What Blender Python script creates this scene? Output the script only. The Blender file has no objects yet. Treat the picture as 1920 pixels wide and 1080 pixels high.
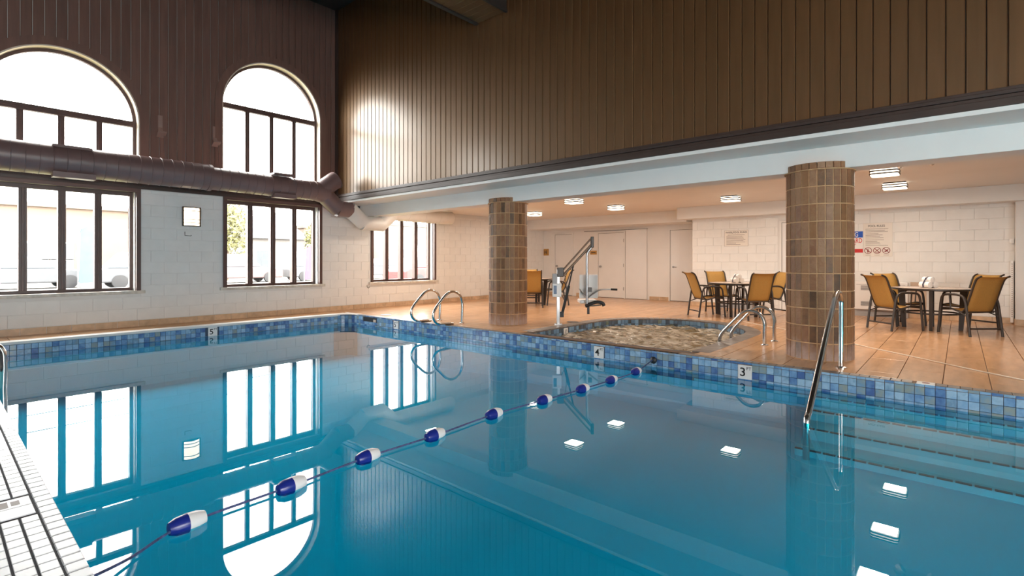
import bpy, bmesh, math, random
from mathutils import Vector, Matrix
random.seed(7)
SC = bpy.context.scene
COL = SC.collection
PI = math.pi

# ---------------------------------------------------------------- camera
FPX, HOR = 961.0, 490.0
_n = math.hypot(840, 961)
RX, RY = 840 / _n, 961 / _n            # camera right = (RX,-RY), forward = (RY,RX)
CAM_H = 1.14
cd = bpy.data.cameras.new('camera')
cd.sensor_width = 36.0
cd.lens = FPX / 1920 * 36.0
cd.shift_y = -(540 - HOR) / 1920
cd.clip_start = 0.05
cd.clip_end = 300
cam = bpy.data.objects.new('camera', cd)
COL.objects.link(cam)
cam.location = (0, 0, CAM_H)
cam.rotation_euler = (PI / 2, 0, math.atan2(RX, RY) - PI / 2)
SC.camera = cam

# ---------------------------------------------------------------- world, sun, exposure
SC.view_settings.view_transform = 'Standard'
SC.view_settings.look = 'None'
SC.view_settings.gamma = 1.0
SC.view_settings.use_curve_mapping = False
SC.view_settings.exposure = 0.70
w = bpy.data.worlds.new('world')
SC.world = w
w.use_nodes = True
bg = w.node_tree.nodes['Background']
bg.inputs[0].default_value = (1.0, 0.965, 0.92, 1)
bg.inputs[1].default_value = 13.0
sd = bpy.data.lights.new('sun', 'SUN')
sd.energy = 7.0
sd.angle = 0.02
sd.color = (1.0, 0.93, 0.82)
sun = bpy.data.objects.new('sun', sd)
COL.objects.link(sun)
sun.rotation_euler = Vector((-.7, .25, -.67)).to_track_quat('-Z', 'Y').to_euler()
SC.cycles.max_bounces = 10
SC.cycles.diffuse_bounces = 5
SC.cycles.glossy_bounces = 4
SC.cycles.transparent_max_bounces = 16
SC.cycles.caustics_reflective = False
SC.cycles.caustics_refractive = False
SC.cycles.sample_clamp_indirect = 6.0


def portal(loc, rot, sx, sy):
    ld = bpy.data.lights.new('daylight_portal', 'AREA')
    ld.shape = 'RECTANGLE'
    ld.size, ld.size_y = sx, sy
    ld.cycles.is_portal = True
    o = bpy.data.objects.new('daylight_portal', ld)
    COL.objects.link(o)
    o.location = loc
    o.rotation_euler = rot


# ---------------------------------------------------------------- helpers
def tag(o, label=None, cat=None, group=None, kind=None):
    if label: o['label'] = label
    if cat: o['category'] = cat
    if group: o['group'] = group
    if kind: o['kind'] = kind
    return o


def empty(name, loc=(0, 0, 0), rz=0.0, label=None, cat=None, group=None, kind=None):
    o = bpy.data.objects.new(name, None)
    COL.objects.link(o)
    o.location = loc
    o.rotation_euler = (0, 0, rz)
    return tag(o, label, cat, group, kind)


def link(name, me, parent=None, loc=None, rz=None):
    o = bpy.data.objects.new(name, me)
    COL.objects.link(o)
    if parent: o.parent = parent
    if loc: o.location = loc
    if rz is not None: o.rotation_euler = (0, 0, rz)
    return o


def copy_tree(o, parent=None):
    c = o.copy()
    COL.objects.link(c)
    c.parent = parent
    for ch in list(o.children):
        copy_tree(ch, c)
    return c


def catmull(pts, n=6, closed=False):
    P = [Vector(p) for p in pts]
    out = []
    m = len(P)
    rng = range(m) if closed else range(m - 1)
    for i in rng:
        if closed:
            a, b, c, d = P[i - 1], P[i], P[(i + 1) % m], P[(i + 2) % m]
        else:
            a = P[i - 1] if i > 0 else P[i] * 2 - P[i + 1]
            b, c = P[i], P[i + 1]
            d = P[i + 2] if i + 2 < m else P[i + 1] * 2 - P[i]
        for k in range(n):
            t = k / n
            out.append(0.5 * ((2 * b) + (c - a) * t + (2 * a - 5 * b + 4 * c - d) * t * t + (3 * b - a - 3 * c + d) * t ** 3))
    if not closed: out.append(P[-1])
    return out


class MB:
    def __init__(s):
        s.v, s.f = [], []

    def add(s, vs, fs):
        k = len(s.v)
        s.v += [tuple(v) for v in vs]
        s.f += [tuple(i + k for i in f) for f in fs]
        return s

    def box(s, x0, x1, y0, y1, z0, z1, M=None):
        vs = [Vector((x, y, z)) for z in (z0, z1) for x, y in ((x0, y0), (x1, y0), (x1, y1), (x0, y1))]
        if M: vs = [M @ v for v in vs]
        return s.add(vs, [(3, 2, 1, 0), (4, 5, 6, 7), (0, 1, 5, 4), (1, 2, 6, 5), (2, 3, 7, 6), (3, 0, 4, 7)])

    def prism(s, poly, axis, a, b):
        """poly of 2-D points, extruded along axis from a to b (x: poly=(y,z); y: poly=(x,z); z: poly=(x,y))"""
        def P(p, t):
            return {'x': (t, p[0], p[1]), 'y': (p[0], t, p[1]), 'z': (p[0], p[1], t)}[axis]
        n = len(poly)
        vs = [P(p, a) for p in poly] + [P(p, b) for p in poly]
        fs = [tuple(range(n))[::-1], tuple(range(n, 2 * n))]
        fs += [(i, (i + 1) % n, n + (i + 1) % n, n + i) for i in range(n)]
        return s.add(vs, fs)

    def tube(s, pts, r, n=10, caps=True):
        P = [Vector(p) for p in pts]
        R = r if isinstance(r, (list, tuple)) else [r] * len(P)
        t0 = (P[1] - P[0]).normalized()
        up = Vector((0, 0, 1)) if abs(t0.z) < 0.9 else Vector((1, 0, 0))
        nrm = (up - t0 * up.dot(t0)).normalized()
        vs, fs = [], []
        for i, p in enumerate(P):
            if i == 0: t = t0
            elif i == len(P) - 1: t = (P[i] - P[i - 1]).normalized()
            else: t = ((P[i + 1] - P[i]).normalized() + (P[i] - P[i - 1]).normalized()).normalized()
            nrm = (nrm - t * nrm.dot(t)).normalized()
            b = t.cross(nrm)
            for k in range(n):
                a = 2 * PI * k / n
                vs.append(p + (nrm * math.cos(a) + b * math.sin(a)) * R[i])
        for i in range(len(P) - 1):
            for k in range(n):
                k2 = (k + 1) % n
                fs.append((i * n + k, i * n + k2, (i + 1) * n + k2, (i + 1) * n + k))
        if caps:
            fs.append(tuple(range(n))[::-1])
            fs.append(tuple((len(P) - 1) * n + k for k in range(n)))
        return s.add(vs, fs)

    def lathe(s, prof, c=(0, 0, 0), n=24, M=None):
        vs, fs = [], []
        for (r, z) in prof:
            for k in range(n):
                a = 2 * PI * k / n
                v = Vector((c[0] + r * math.cos(a), c[1] + r * math.sin(a), c[2] + z))
                vs.append(M @ v if M else v)
        for i in range(len(prof) - 1):
            for k in range(n):
                k2 = (k + 1) % n
                fs.append((i * n + k, i * n + k2, (i + 1) * n + k2, (i + 1) * n + k))
        fs.append(tuple(range(n))[::-1])
        fs.append(tuple((len(prof) - 1) * n + k for k in range(n)))
        return s.add(vs, fs)

    def mesh(s, name, mat, smooth=None, bevel=0):
        me = bpy.data.meshes.new(name)
        me.from_pydata(s.v, [], s.f)
        bm = bmesh.new()
        bm.from_mesh(me)
        bmesh.ops.remove_doubles(bm, verts=bm.verts, dist=1e-6)
        if bevel:
            es = [e for e in bm.edges if len(e.link_faces) == 2 and e.calc_face_angle(0) > 0.5]
            bmesh.ops.bevel(bm, geom=es, offset=bevel, segments=2, affect='EDGES', profile=0.5)
        bmesh.ops.recalc_face_normals(bm, faces=bm.faces)
        bm.to_mesh(me)
        bm.free()
        if smooth is not None:
            me.polygons.foreach_set('use_smooth', [True] * len(me.polygons))
            me.set_sharp_from_angle(angle=math.radians(smooth))
        me.materials.append(mat)
        return me

    def obj(s, name, mat, parent=None, smooth=None, bevel=0, loc=None, rz=None):
        return link(name, s.mesh(name, mat, smooth, bevel), parent, loc, rz)


def struct(o, label=None):
    o['kind'] = 'structure'
    if label: o['label'] = label
    return o


# ---------------------------------------------------------------- materials
def mat(name, c, rough=0.5, metal=0.0, var=0.12, scale=6.0, bump=0.0, bscale=40.0, spec=0.5, rnd=0.0, coat=0.0, stretch=None):
    m = bpy.data.materials.new(name)
    m.use_nodes = True
    nt = m.node_tree
    N, L = nt.nodes, nt.links
    b = N['Principled BSDF']
    b.inputs['Roughness'].default_value = rough
    b.inputs['Metallic'].default_value = metal
    b.inputs['Specular IOR Level'].default_value = spec
    b.inputs['Coat Weight'].default_value = coat
    tc = N.new('ShaderNodeTexCoord')
    mp = N.new('ShaderNodeMapping')
    if stretch: mp.inputs['Scale'].default_value = stretch
    L.new(tc.outputs['Object'], mp.inputs[0])
    if rnd:
        oi = N.new('ShaderNodeObjectInfo')
        va = N.new('ShaderNodeVectorMath'); va.operation = 'SCALE'
        cx = N.new('ShaderNodeCombineXYZ')
        L.new(oi.outputs['Random'], cx.inputs[0]); L.new(oi.outputs['Random'], cx.inputs[1])
        L.new(cx.outputs[0], va.inputs[0]); va.inputs['Scale'].default_value = 37.0
        L.new(va.outputs[0], mp.inputs['Location'])
    nz = N.new('ShaderNodeTexNoise')
    nz.inputs['Scale'].default_value = scale
    nz.inputs['Detail'].default_value = 4
    L.new(mp.outputs[0], nz.inputs['Vector'])
    mr = N.new('ShaderNodeMapRange')
    mr.inputs[1].default_value, mr.inputs[2].default_value = 0.25, 0.75
    mr.inputs[3].default_value, mr.inputs[4].default_value = 1 - var, 1 + var
    L.new(nz.outputs[0], mr.inputs[0])
    mx = N.new('ShaderNodeMix'); mx.data_type = 'RGBA'; mx.blend_type = 'MULTIPLY'
    mx.inputs['Factor'].default_value = 1
    mx.inputs['A'].default_value = (*c, 1)
    L.new(mr.outputs[0], mx.inputs['B'])
    out = mx.outputs['Result']
    if rnd:
        mr2 = N.new('ShaderNodeMapRange')
        mr2.inputs[3].default_value, mr2.inputs[4].default_value = 1 - rnd, 1 + rnd
        L.new(oi.outputs['Random'], mr2.inputs[0])
        m2 = N.new('ShaderNodeMix'); m2.data_type = 'RGBA'; m2.blend_type = 'MULTIPLY'
        m2.inputs['Factor'].default_value = 1
        L.new(out, m2.inputs['A']); L.new(mr2.outputs[0], m2.inputs['B'])
        out = m2.outputs['Result']
    L.new(out, b.inputs['Base Color'])
    if bump:
        n2 = N.new('ShaderNodeTexNoise'); n2.inputs['Scale'].default_value = bscale; n2.inputs['Detail'].default_value = 5
        L.new(mp.outputs[0], n2.inputs['Vector'])
        bp = N.new('ShaderNodeBump'); bp.inputs['Strength'].default_value = bump; bp.inputs['Distance'].default_value = 0.01
        L.new(n2.outputs[0], bp.inputs['Height']); L.new(bp.outputs[0], b.inputs['Normal'])
    return m


def ramp_mat(name, cols, rough, bump=0.0, bscale=30, nscale=9.0, blend=0.35, coat=0.0, island=False):
    """colour per object picked from a ramp, mottled by noise"""
    m = mat(name, (1, 1, 1), rough, var=0.0, bump=bump, bscale=bscale, rnd=0.001, coat=coat)
    nt = m.node_tree
    N, L = nt.nodes, nt.links
    rnd_out = [n for n in N if n.type == 'OBJECT_INFO'][0].outputs['Random']
    if island: rnd_out = N.new('ShaderNodeNewGeometry').outputs['Random Per Island']
    nz = [n for n in N if n.type == 'TEX_NOISE'][0]
    nz.inputs['Scale'].default_value = nscale
    ma = N.new('ShaderNodeMath'); ma.operation = 'MULTIPLY_ADD'
    sb = N.new('ShaderNodeMath'); sb.operation = 'SUBTRACT'
    L.new(nz.outputs[0], sb.inputs[0]); sb.inputs[1].default_value = 0.5
    L.new(sb.outputs[0], ma.inputs[0]); ma.inputs[1].default_value = blend * 2
    L.new(rnd_out, ma.inputs[2])
    cr = N.new('ShaderNodeValToRGB')
    el = cr.color_ramp.elements
    while len(el) < len(cols): el.new(0.5)
    for i, c in enumerate(cols):
        el[i].position = i / (len(cols) - 1)
        el[i].color = (*c, 1)
    L.new(ma.outputs[0], cr.inputs[0])
    L.new(cr.outputs[0], N['Principled BSDF'].inputs['Base Color'])
    return m


def emit(name, c, s):
    m = bpy.data.materials.new(name)
    m.use_nodes = True
    b = m.node_tree.nodes['Principled BSDF']
    b.inputs['Base Color'].default_value = (*c, 1)
    b.inputs['Emission Color'].default_value = (*c, 1)
    b.inputs['Emission Strength'].default_value = s
    return m


def clear_mat(name, tint, ior, rough=0.0, bump=0.0, bscale=2.0, gloss=(1, 1, 1)):
    """thin clear surface: tinted see-through mixed with a mirror by Fresnel"""
    m = bpy.data.materials.new(name)
    m.use_nodes = True
    nt = m.node_tree
    N, L = nt.nodes, nt.links
    N.remove(N['Principled BSDF'])
    tr = N.new('ShaderNodeBsdfTransparent'); tr.inputs[0].default_value = (*tint, 1)
    gl = N.new('ShaderNodeBsdfGlossy'); gl.inputs['Roughness'].default_value = rough
    gl.inputs['Color'].default_value = (*gloss, 1)
    # Schlick reflectance from the unsigned angle, so both sides of the surface let light through alike
    f0 = ((ior - 1) / (ior + 1)) ** 2
    ge = N.new('ShaderNodeNewGeometry')
    dt_ = N.new('ShaderNodeVectorMath'); dt_.operation = 'DOT_PRODUCT'
    L.new(ge.outputs['Incoming'], dt_.inputs[0]); L.new(ge.outputs['Normal'], dt_.inputs[1])
    def math_(op, a, b=None):
        n_ = N.new('ShaderNodeMath'); n_.operation = op
        for q, v in enumerate((a, b)):
            if v is None: continue
            if isinstance(v, (int, float)): n_.inputs[q].default_value = v
            else: L.new(v, n_.inputs[q])
        return n_.outputs[0]
    p5 = math_('POWER', math_('SUBTRACT', 1.0, math_('ABSOLUTE', dt_.outputs['Value'])), 5.0)
    fac = math_('ADD', math_('MULTIPLY', p5, 1 - f0), f0)
    mx = N.new('ShaderNodeMixShader')
    L.new(fac, mx.inputs[0]); L.new(tr.outputs[0], mx.inputs[1]); L.new(gl.outputs[0], mx.inputs[2])
    L.new(mx.outputs[0], N['Material Output'].inputs[0])
    if bump:
        tc = N.new('ShaderNodeTexCoord')
        nz = N.new('ShaderNodeTexNoise'); nz.inputs['Scale'].default_value = bscale; nz.inputs['Detail'].default_value = 1
        L.new(tc.outputs['Object'], nz.inputs['Vector'])
        bp = N.new('ShaderNodeBump'); bp.inputs['Strength'].default_value = bump; bp.inputs['Distance'].default_value = 0.02
        L.new(nz.outputs[0], bp.inputs['Height'])
        L.new(bp.outputs[0], gl.inputs['Normal'])
    return m


M = {}
M['block'] = mat('white_painted_block', (0.80, 0.79, 0.77), 0.45, var=0.03, bump=0.12, bscale=60, rnd=0.015)
M['white'] = mat('white_paint', (0.80, 0.785, 0.765), 0.5, var=0.03, scale=2.0)
M['mortar'] = mat('painted_joint', (0.74, 0.73, 0.71), 0.6, var=0.03)
M['ceil'] = mat('ceiling_plaster', (0.83, 0.79, 0.75), 0.55, var=0.03, scale=1.5)
M['door'] = mat('door_paint', (0.80, 0.79, 0.78), 0.35, var=0.02, scale=3)
M['wood'] = mat('brown_stained_board', (0.075, 0.032, 0.013), 0.56, var=0.18, scale=3.0, rnd=0.08, bump=0.05, bscale=14, stretch=(6, 6, 0.5), spec=0.9)
_b = M['wood'].node_tree.nodes['Principled BSDF']      # satin varnish over stain; highlights tinted amber to paint in a warm glow
_b.inputs['Specular IOR Level'].default_value = 1.0
_b.inputs['Specular Tint'].default_value = (1.0, 0.62, 0.28, 1)
_b.inputs['Coat Weight'].default_value = 0.8
_b.inputs['Coat Roughness'].default_value = 0.26
_b.inputs['Coat IOR'].default_value = 1.5
M['woodfar'] = mat('plum_brown_painted_board', (0.20, 0.105, 0.082), 0.40, var=0.15, scale=3.0, rnd=0.08, bump=0.05, bscale=14, stretch=(6, 6, 0.5))
M['trim'] = mat('dark_brown_trim', (0.050, 0.030, 0.024), 0.4, var=0.15, scale=4)
M['darkceil'] = mat('dark_ceiling', (0.035, 0.024, 0.020), 0.6, var=0.15)
M['frame'] = mat('brown_window_metal', (0.105, 0.058, 0.05), 0.38, var=0.12, scale=5)
M['reveal'] = mat('cream_reveal', (0.72, 0.62, 0.52), 0.5, var=0.05)
M['sill'] = mat('pale_stone_sill', (0.62, 0.57, 0.50), 0.35, var=0.25, scale=14)
M['duct'] = mat('plum_duct_paint', (0.20, 0.125, 0.12), 0.36, var=0.08, scale=3, spec=0.6)
M['ductw'] = mat('white_duct_paint', (0.74, 0.71, 0.67), 0.4, var=0.04)
M['deckbase'] = mat('deck_grout', (0.17, 0.10, 0.06), 0.7, var=0.15, scale=20)
M['decktile'] = mat('tan_deck_tile', (0.56, 0.325, 0.175), 0.24, var=0.2, scale=2.2, rnd=0.07, stretch=(1, 5, 1), spec=0.5)
M['skirt'] = mat('tan_skirting_tile', (0.60, 0.42, 0.27), 0.3, var=0.2, scale=9, rnd=0.1)
M['coping'] = mat('grey_brown_coping_tile', (0.20, 0.175, 0.16), 0.35, var=0.3, scale=9, rnd=0.3)
M['copew'] = mat('white_coping', (0.78, 0.76, 0.74), 0.4, var=0.06, scale=3)
M['wtile'] = mat('white_deck_tile', (0.72, 0.75, 0.80), 0.3, var=0.08, scale=9, rnd=0.05)
M['wgrout'] = mat('dark_grout', (0.05, 0.05, 0.06), 0.8, var=0.2)
MOS = [(0.07, 0.14, 0.34), (0.12, 0.25, 0.48), (0.22, 0.40, 0.62), (0.34, 0.52, 0.69), (0.17, 0.31, 0.47), (0.27, 0.33, 0.32)]
M['mosaic'] = ramp_mat('blue_mosaic_tile', MOS, 0.16, nscale=16, blend=0.3)
M['mosaic_row'] = ramp_mat('blue_mosaic_tile_row', MOS, 0.16, nscale=16, blend=0.3, island=True)
M['spatile'] = ramp_mat('slate_blue_spa_tile', [(0.07, 0.08, 0.08), (0.10, 0.14, 0.20), (0.16, 0.28, 0.42), (0.22, 0.36, 0.50), (0.15, 0.17, 0.12)], 0.2, nscale=14, blend=0.3)
M['tgrout'] = mat('mosaic_grout', (0.05, 0.08, 0.13), 0.7)
M['plaster'] = mat('pale_blue_pool_plaster', (0.20, 0.74, 0.85), 0.6, var=0.06, scale=0.7)
M['step'] = mat('pale_step_plaster', (0.30, 0.68, 0.72), 0.6, var=0.05)
M['stepedge'] = mat('dark_step_tile', (0.05, 0.035, 0.045), 0.4)
M['water'] = clear_mat('pool_water', (0.045, 0.66, 0.82), 1.42, 0.0, 0.02, 1.6)
M['glass'] = clear_mat('window_glass', (0.97, 0.98, 0.98), 1.3)
M['brick'] = ramp_mat('brown_glazed_brick', [(0.09, 0.045, 0.022), (0.20, 0.09, 0.036), (0.27, 0.125, 0.05), (0.31, 0.155, 0.07), (0.22, 0.095, 0.045), (0.34, 0.18, 0.095)], 0.5, bump=0.6, bscale=45, nscale=12, blend=0.22)
M['brickmortar'] = mat('sandy_mortar', (0.56, 0.34, 0.18), 0.8, var=0.2, scale=20)
M['steel'] = mat('polished_steel', (0.62, 0.61, 0.60), 0.16, 1.0, var=0.04)
M['galv'] = mat('grey_steel', (0.42, 0.42, 0.43), 0.3, 0.9, var=0.06)
M['bronze'] = mat('dark_bronze_frame', (0.045, 0.035, 0.030), 0.4, 0.2, var=0.1)
M['boom'] = mat('bronze_painted_boom', (0.20, 0.14, 0.10), 0.35, 0.3, var=0.08)
M['bracket'] = mat('rosy_bracket_paint', (0.34, 0.22, 0.19), 0.45, var=0.08)
M['sling'] = mat('ochre_sling_fabric', (0.44, 0.245, 0.06), 0.7, var=0.08, scale=60, bump=0.2, bscale=300)
M['table'] = mat('mottled_table_top', (0.52, 0.42, 0.36), 0.25, var=0.15, scale=20)
M['plastic'] = mat('white_plastic', (0.88, 0.88, 0.88), 0.35, var=0.02)
M['black'] = mat('black_rubber', (0.015, 0.015, 0.017), 0.5, var=0.1)
M['navy'] = mat('navy_float_plastic', (0.012, 0.025, 0.24), 0.28, var=0.08)
M['rope'] = mat('blue_white_rope', (0.06, 0.09, 0.22), 0.7, var=0.6, scale=50)
M['cord'] = mat('pale_cord', (0.78, 0.68, 0.56), 0.7)
M['towel'] = mat('white_towel', (0.82, 0.81, 0.80), 0.9, var=0.04, bump=0.4, bscale=200)
M['ribbon'] = mat('navy_ribbon', (0.012, 0.014, 0.05), 0.5)
M['sign'] = mat('sign_cream', (0.80, 0.75, 0.69), 0.4, var=0.02)
M['signw'] = mat('sign_white', (0.82, 0.80, 0.78), 0.35, var=0.02)
M['ink'] = mat('black_print', (0.012, 0.011, 0.011), 0.5)
M['greyink'] = mat('grey_print', (0.22, 0.17, 0.15), 0.5)
M['redink'] = mat('red_print', (0.55, 0.02, 0.02), 0.5)
M['maroon'] = mat('maroon_print', (0.22, 0.03, 0.03), 0.5)
M['blueink'] = mat('blue_print', (0.01, 0.09, 0.50), 0.4)
M['gold'] = mat('ochre_sign_plate', (0.45, 0.24, 0.06), 0.4)
M['screen'] = mat('blue_control_label', (0.03, 0.09, 0.20), 0.3)
M['grille'] = mat('grey_grille', (0.36, 0.36, 0.37), 0.4)
M['beige'] = mat('beige_panel', (0.62, 0.47, 0.36), 0.5)
M['lampmetal'] = mat('lamp_bronze', (0.06, 0.035, 0.02), 0.4, 0.4)
M['diff'] = emit('lit_diffuser', (1.0, 0.86, 0.66), 2.5)
M['diffw'] = emit('lit_sconce_glass', (1.0, 0.82, 0.58), 3.0)

# spa water: churned, olive with white foam
def foam_mat():
    m = mat('churned_spa_water', (0.07, 0.06, 0.035), 0.12, var=0.1)
    N, L = m.node_tree.nodes, m.node_tree.links
    b = N['Principled BSDF']
    tc = [n for n in N if n.type == 'TEX_COORD'][0]
    nz = N.new('ShaderNodeTexNoise'); nz.inputs['Scale'].default_value = 2.4; nz.inputs['Detail'].default_value = 9
    nz.inputs['Distortion'].default_value = 2.4
    mp = N.new('ShaderNodeMapping'); mp.inputs['Scale'].default_value = (2.0, 1.0, 1)
    L.new(tc.outputs['Object'], mp.inputs[0]); L.new(mp.outputs[0], nz.inputs['Vector'])
    cr = N.new('ShaderNodeValToRGB')
    e = cr.color_ramp.elements
    e[0].position, e[0].color = 0.36, (0.12, 0.10, 0.055, 1)
    e[1].position, e[1].color = 0.72, (0.85, 0.81, 0.74, 1)
    k = e.new(0.53); k.color = (0.27, 0.22, 0.14, 1)
    L.new(nz.outputs[0], cr.inputs[0]); L.new(cr.outputs[0], b.inputs['Base Color'])
    mr = N.new('ShaderNodeMapRange'); mr.inputs[1].default_value = .45; mr.inputs[2].default_value = .62
    mr.inputs[3].default_value, mr.inputs[4].default_value = 0.08, 0.7
    L.new(nz.outputs[0], mr.inputs[0]); L.new(mr.outputs[0], b.inputs['Roughness'])
    bp = N.new('ShaderNodeBump'); bp.inputs['Strength'].default_value = .45; bp.inputs['Distance'].default_value = .03
    L.new(nz.outputs[0], bp.inputs['Height']); L.new(bp.outputs[0], b.inputs['Normal'])
    return m
M['foam'] = foam_mat()


def efflorescence(m):
    """white salt stain on the lowest courses"""
    N, L = m.node_tree.nodes, m.node_tree.links
    b = N['Principled BSDF']
    src = b.inputs['Base Color'].links[0].from_socket
    ge = N.new('ShaderNodeNewGeometry')
    sx = N.new('ShaderNodeSeparateXYZ'); L.new(ge.outputs['Position'], sx.inputs[0])
    nz = N.new('ShaderNodeTexNoise'); nz.inputs['Scale'].default_value = 7; nz.inputs['Detail'].default_value = 6
    L.new(ge.outputs['Position'], nz.inputs['Vector'])
    ma = N.new('ShaderNodeMath'); ma.operation = 'MULTIPLY_ADD'; ma.inputs[1].default_value = -.45
    L.new(nz.outputs[0], ma.inputs[0]); L.new(sx.outputs['Z'], ma.inputs[2])
    mr = N.new('ShaderNodeMapRange'); mr.inputs[1].default_value, mr.inputs[2].default_value = -.22, .02
    mr.inputs[3].default_value, mr.inputs[4].default_value = .5, 0
    L.new(ma.outputs[0], mr.inputs[0])
    mx = N.new('ShaderNodeMix'); mx.data_type = 'RGBA'
    L.new(mr.outputs[0], mx.inputs['Factor']); L.new(src, mx.inputs['A']); mx.inputs['B'].default_value = (.62, .50, .46, 1)
    L.new(mx.outputs['Result'], b.inputs['Base Color'])


efflorescence(M['brick'])


def in_view(p, mx=30):
    x, y, z = p
    d = RY * x + RX * y
    if d < 0.3: return False
    u = 960 + FPX * (RX * x - RY * y) / d
    v = HOR - FPX * (z - CAM_H) / d
    return -mx < u < 1920 + mx and -mx < v < 1080 + mx


# ---------------------------------------------------------------- dimensions
YW = 10.86          # face of the window wall
XB = 6.85           # face of the white beam
XWD = 6.30          # face of the boarded wall
XP, YP = 6.10, 10.10  # pool edges
XN = 0.40           # near pool edge
ZW = -0.20          # water level
ZC = 6.96           # high ceiling
ZM = 2.50           # low ceiling
XL, YN = -3.2, -5.0   # unseen walls
X1, X2, YJ = 14.10, 13.05, 5.21   # back wall planes and the jog
YEND = -0.75

WIN = [1.46, 4.86, 8.20]
HW = 1.03


def wall_boxes(u0, u1, z0, z1, holes):
    us = sorted({u0, u1, *[h[0] for h in holes], *[h[1] for h in holes]})
    zs = sorted({z0, z1, *[h[2] for h in holes], *[h[3] for h in holes]})
    out = []
    for a, b in zip(us, us[1:]):
        run = None
        for c, d in zip(zs, zs[1:]):
            mu, mz = (a + b) / 2, (c + d) / 2
            solid = not any(h[0] < mu < h[1] and h[2] < mz < h[3] for h in holes)
            if solid:
                run = [run[0], d] if run else [c, d]
            elif run:
                out.append((a, b, *run)); run = None
        if run: out.append((a, b, *run))
    return out


# ================================================================ structure
# --- window wall (far)
ARCH = [(WIN[0], 3.57), (WIN[1], 4.27)]       # centre, spring height
ZUB = 2.60                                     # bottom of the arched windows
LOW = [(c - HW, c + HW, 0.63, 2.41) for c in WIN]
wall = empty('wall_far', kind='structure', label='long window wall, white painted block below and brown boards above')
mb = MB()
holes = LOW + [(c - HW, c + HW, ZUB, s + HW) for c, s in ARCH]
for a, b, c, d in wall_boxes(XL, 14.4, -0.3, ZC + .1, holes):
    mb.box(a, b, YW + (.085 if c >= 2.40 else .008), 11.16, c, d)
# re-split: lower part front at 10.868, upper part set back behind the boards
mb = MB()
for a, b, c, d in wall_boxes(XL, 14.4, -0.3, 2.45, LOW):
    mb.box(a, b, YW + .006, 11.16, c, d)
for a, b, c, d in wall_boxes(XL, 14.4, 2.45, ZC + .1, [(c - HW, c + HW, ZUB, s + HW) for c, s in ARCH]):
    mb.box(a, b, YW + .085, 11.16, c, d)
for c, s in ARCH:
    for sg in (-1, 1):
        arc = [(c + sg * HW * math.cos(t), s + HW * math.sin(t)) for t in [PI / 2 * k / 14 for k in range(15)]]
        mb.prism(arc + [(c + sg * HW, s + HW)], 'y', YW + .085, 11.16)
mb.box(6.9, 14.4, YW - .002, YW + .09, 2.40, ZM)
mb.obj('wall_core', M['mortar'], wall)
# painted blocks
BW, BH, JT = 0.4064, 0.2032, 0.004
_blk = {}


def block_mesh(wd, ht, axis):
    k = (round(wd, 3), round(ht, 3), axis)
    if k not in _blk:
        c, t = 0.004, 0.010
        hw, hh = wd / 2, ht / 2
        o = [(-hw, -hh), (hw, -hh), (hw, hh), (-hw, hh)]
        i = [(-hw + c, -hh + c), (hw - c, -hh + c), (hw - c, hh - c), (-hw + c, hh - c)]
        if axis == 'y':
            vs = [(u, 0, v) for u, v in o] + [(u, -t + .003, v) for u, v in o] + [(u, -t, v) for u, v in i]
        else:
            vs = [(0, u, v) for u, v in o] + [(-t + .003, u, v) for u, v in o] + [(-t, u, v) for u, v in i]
        fs = [(8, 9, 10, 11)]
        for a in range(4):
            b = (a + 1) % 4
            fs += [(a, b, 4 + b, 4 + a), (4 + a, 4 + b, 8 + b, 8 + a)]
        _blk[k] = MB().add(vs, fs).mesh('block', M['block'])
    return _blk[k]


def blocks(parent, axis, plane, u0, u1, z0, z1, holes, first=True, viewed=True):
    row = 0
    z = z0
    while z < z1 - .02:
        zt = min(z + BH, z1)
        off = BW / 2 if row % 2 else 0
        u = math.floor((u0 - off) / BW) * BW + off
        while u < u1:
            segs = [(max(u, u0), min(u + BW, u1))]
            zz0, zz1 = z, zt
            for h in holes:
                if h[2] < zt - .03 and h[3] > z + .03:
                    ns = []
                    for a, b in segs:
                        if a < h[0]: ns.append((a, min(b, h[0])))
                        if b > h[1]: ns.append((max(a, h[1]), b))
                    segs = ns
            for a, b in segs:
                if b - a < .03: continue
                cu, cz = (a + b) / 2, (zz0 + zz1) / 2
                p = (cu, plane, cz) if axis == 'y' else (plane, cu, cz)
                if viewed and not in_view(p, 60): continue
                link('block', block_mesh(b - a - JT, zz1 - zz0 - JT, axis), parent, p)
            u += BW
        z += BH
        row += 1


blocks(wall, 'y', YW + .008, XL, X1, 0.11, 2.40, LOW)
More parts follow.
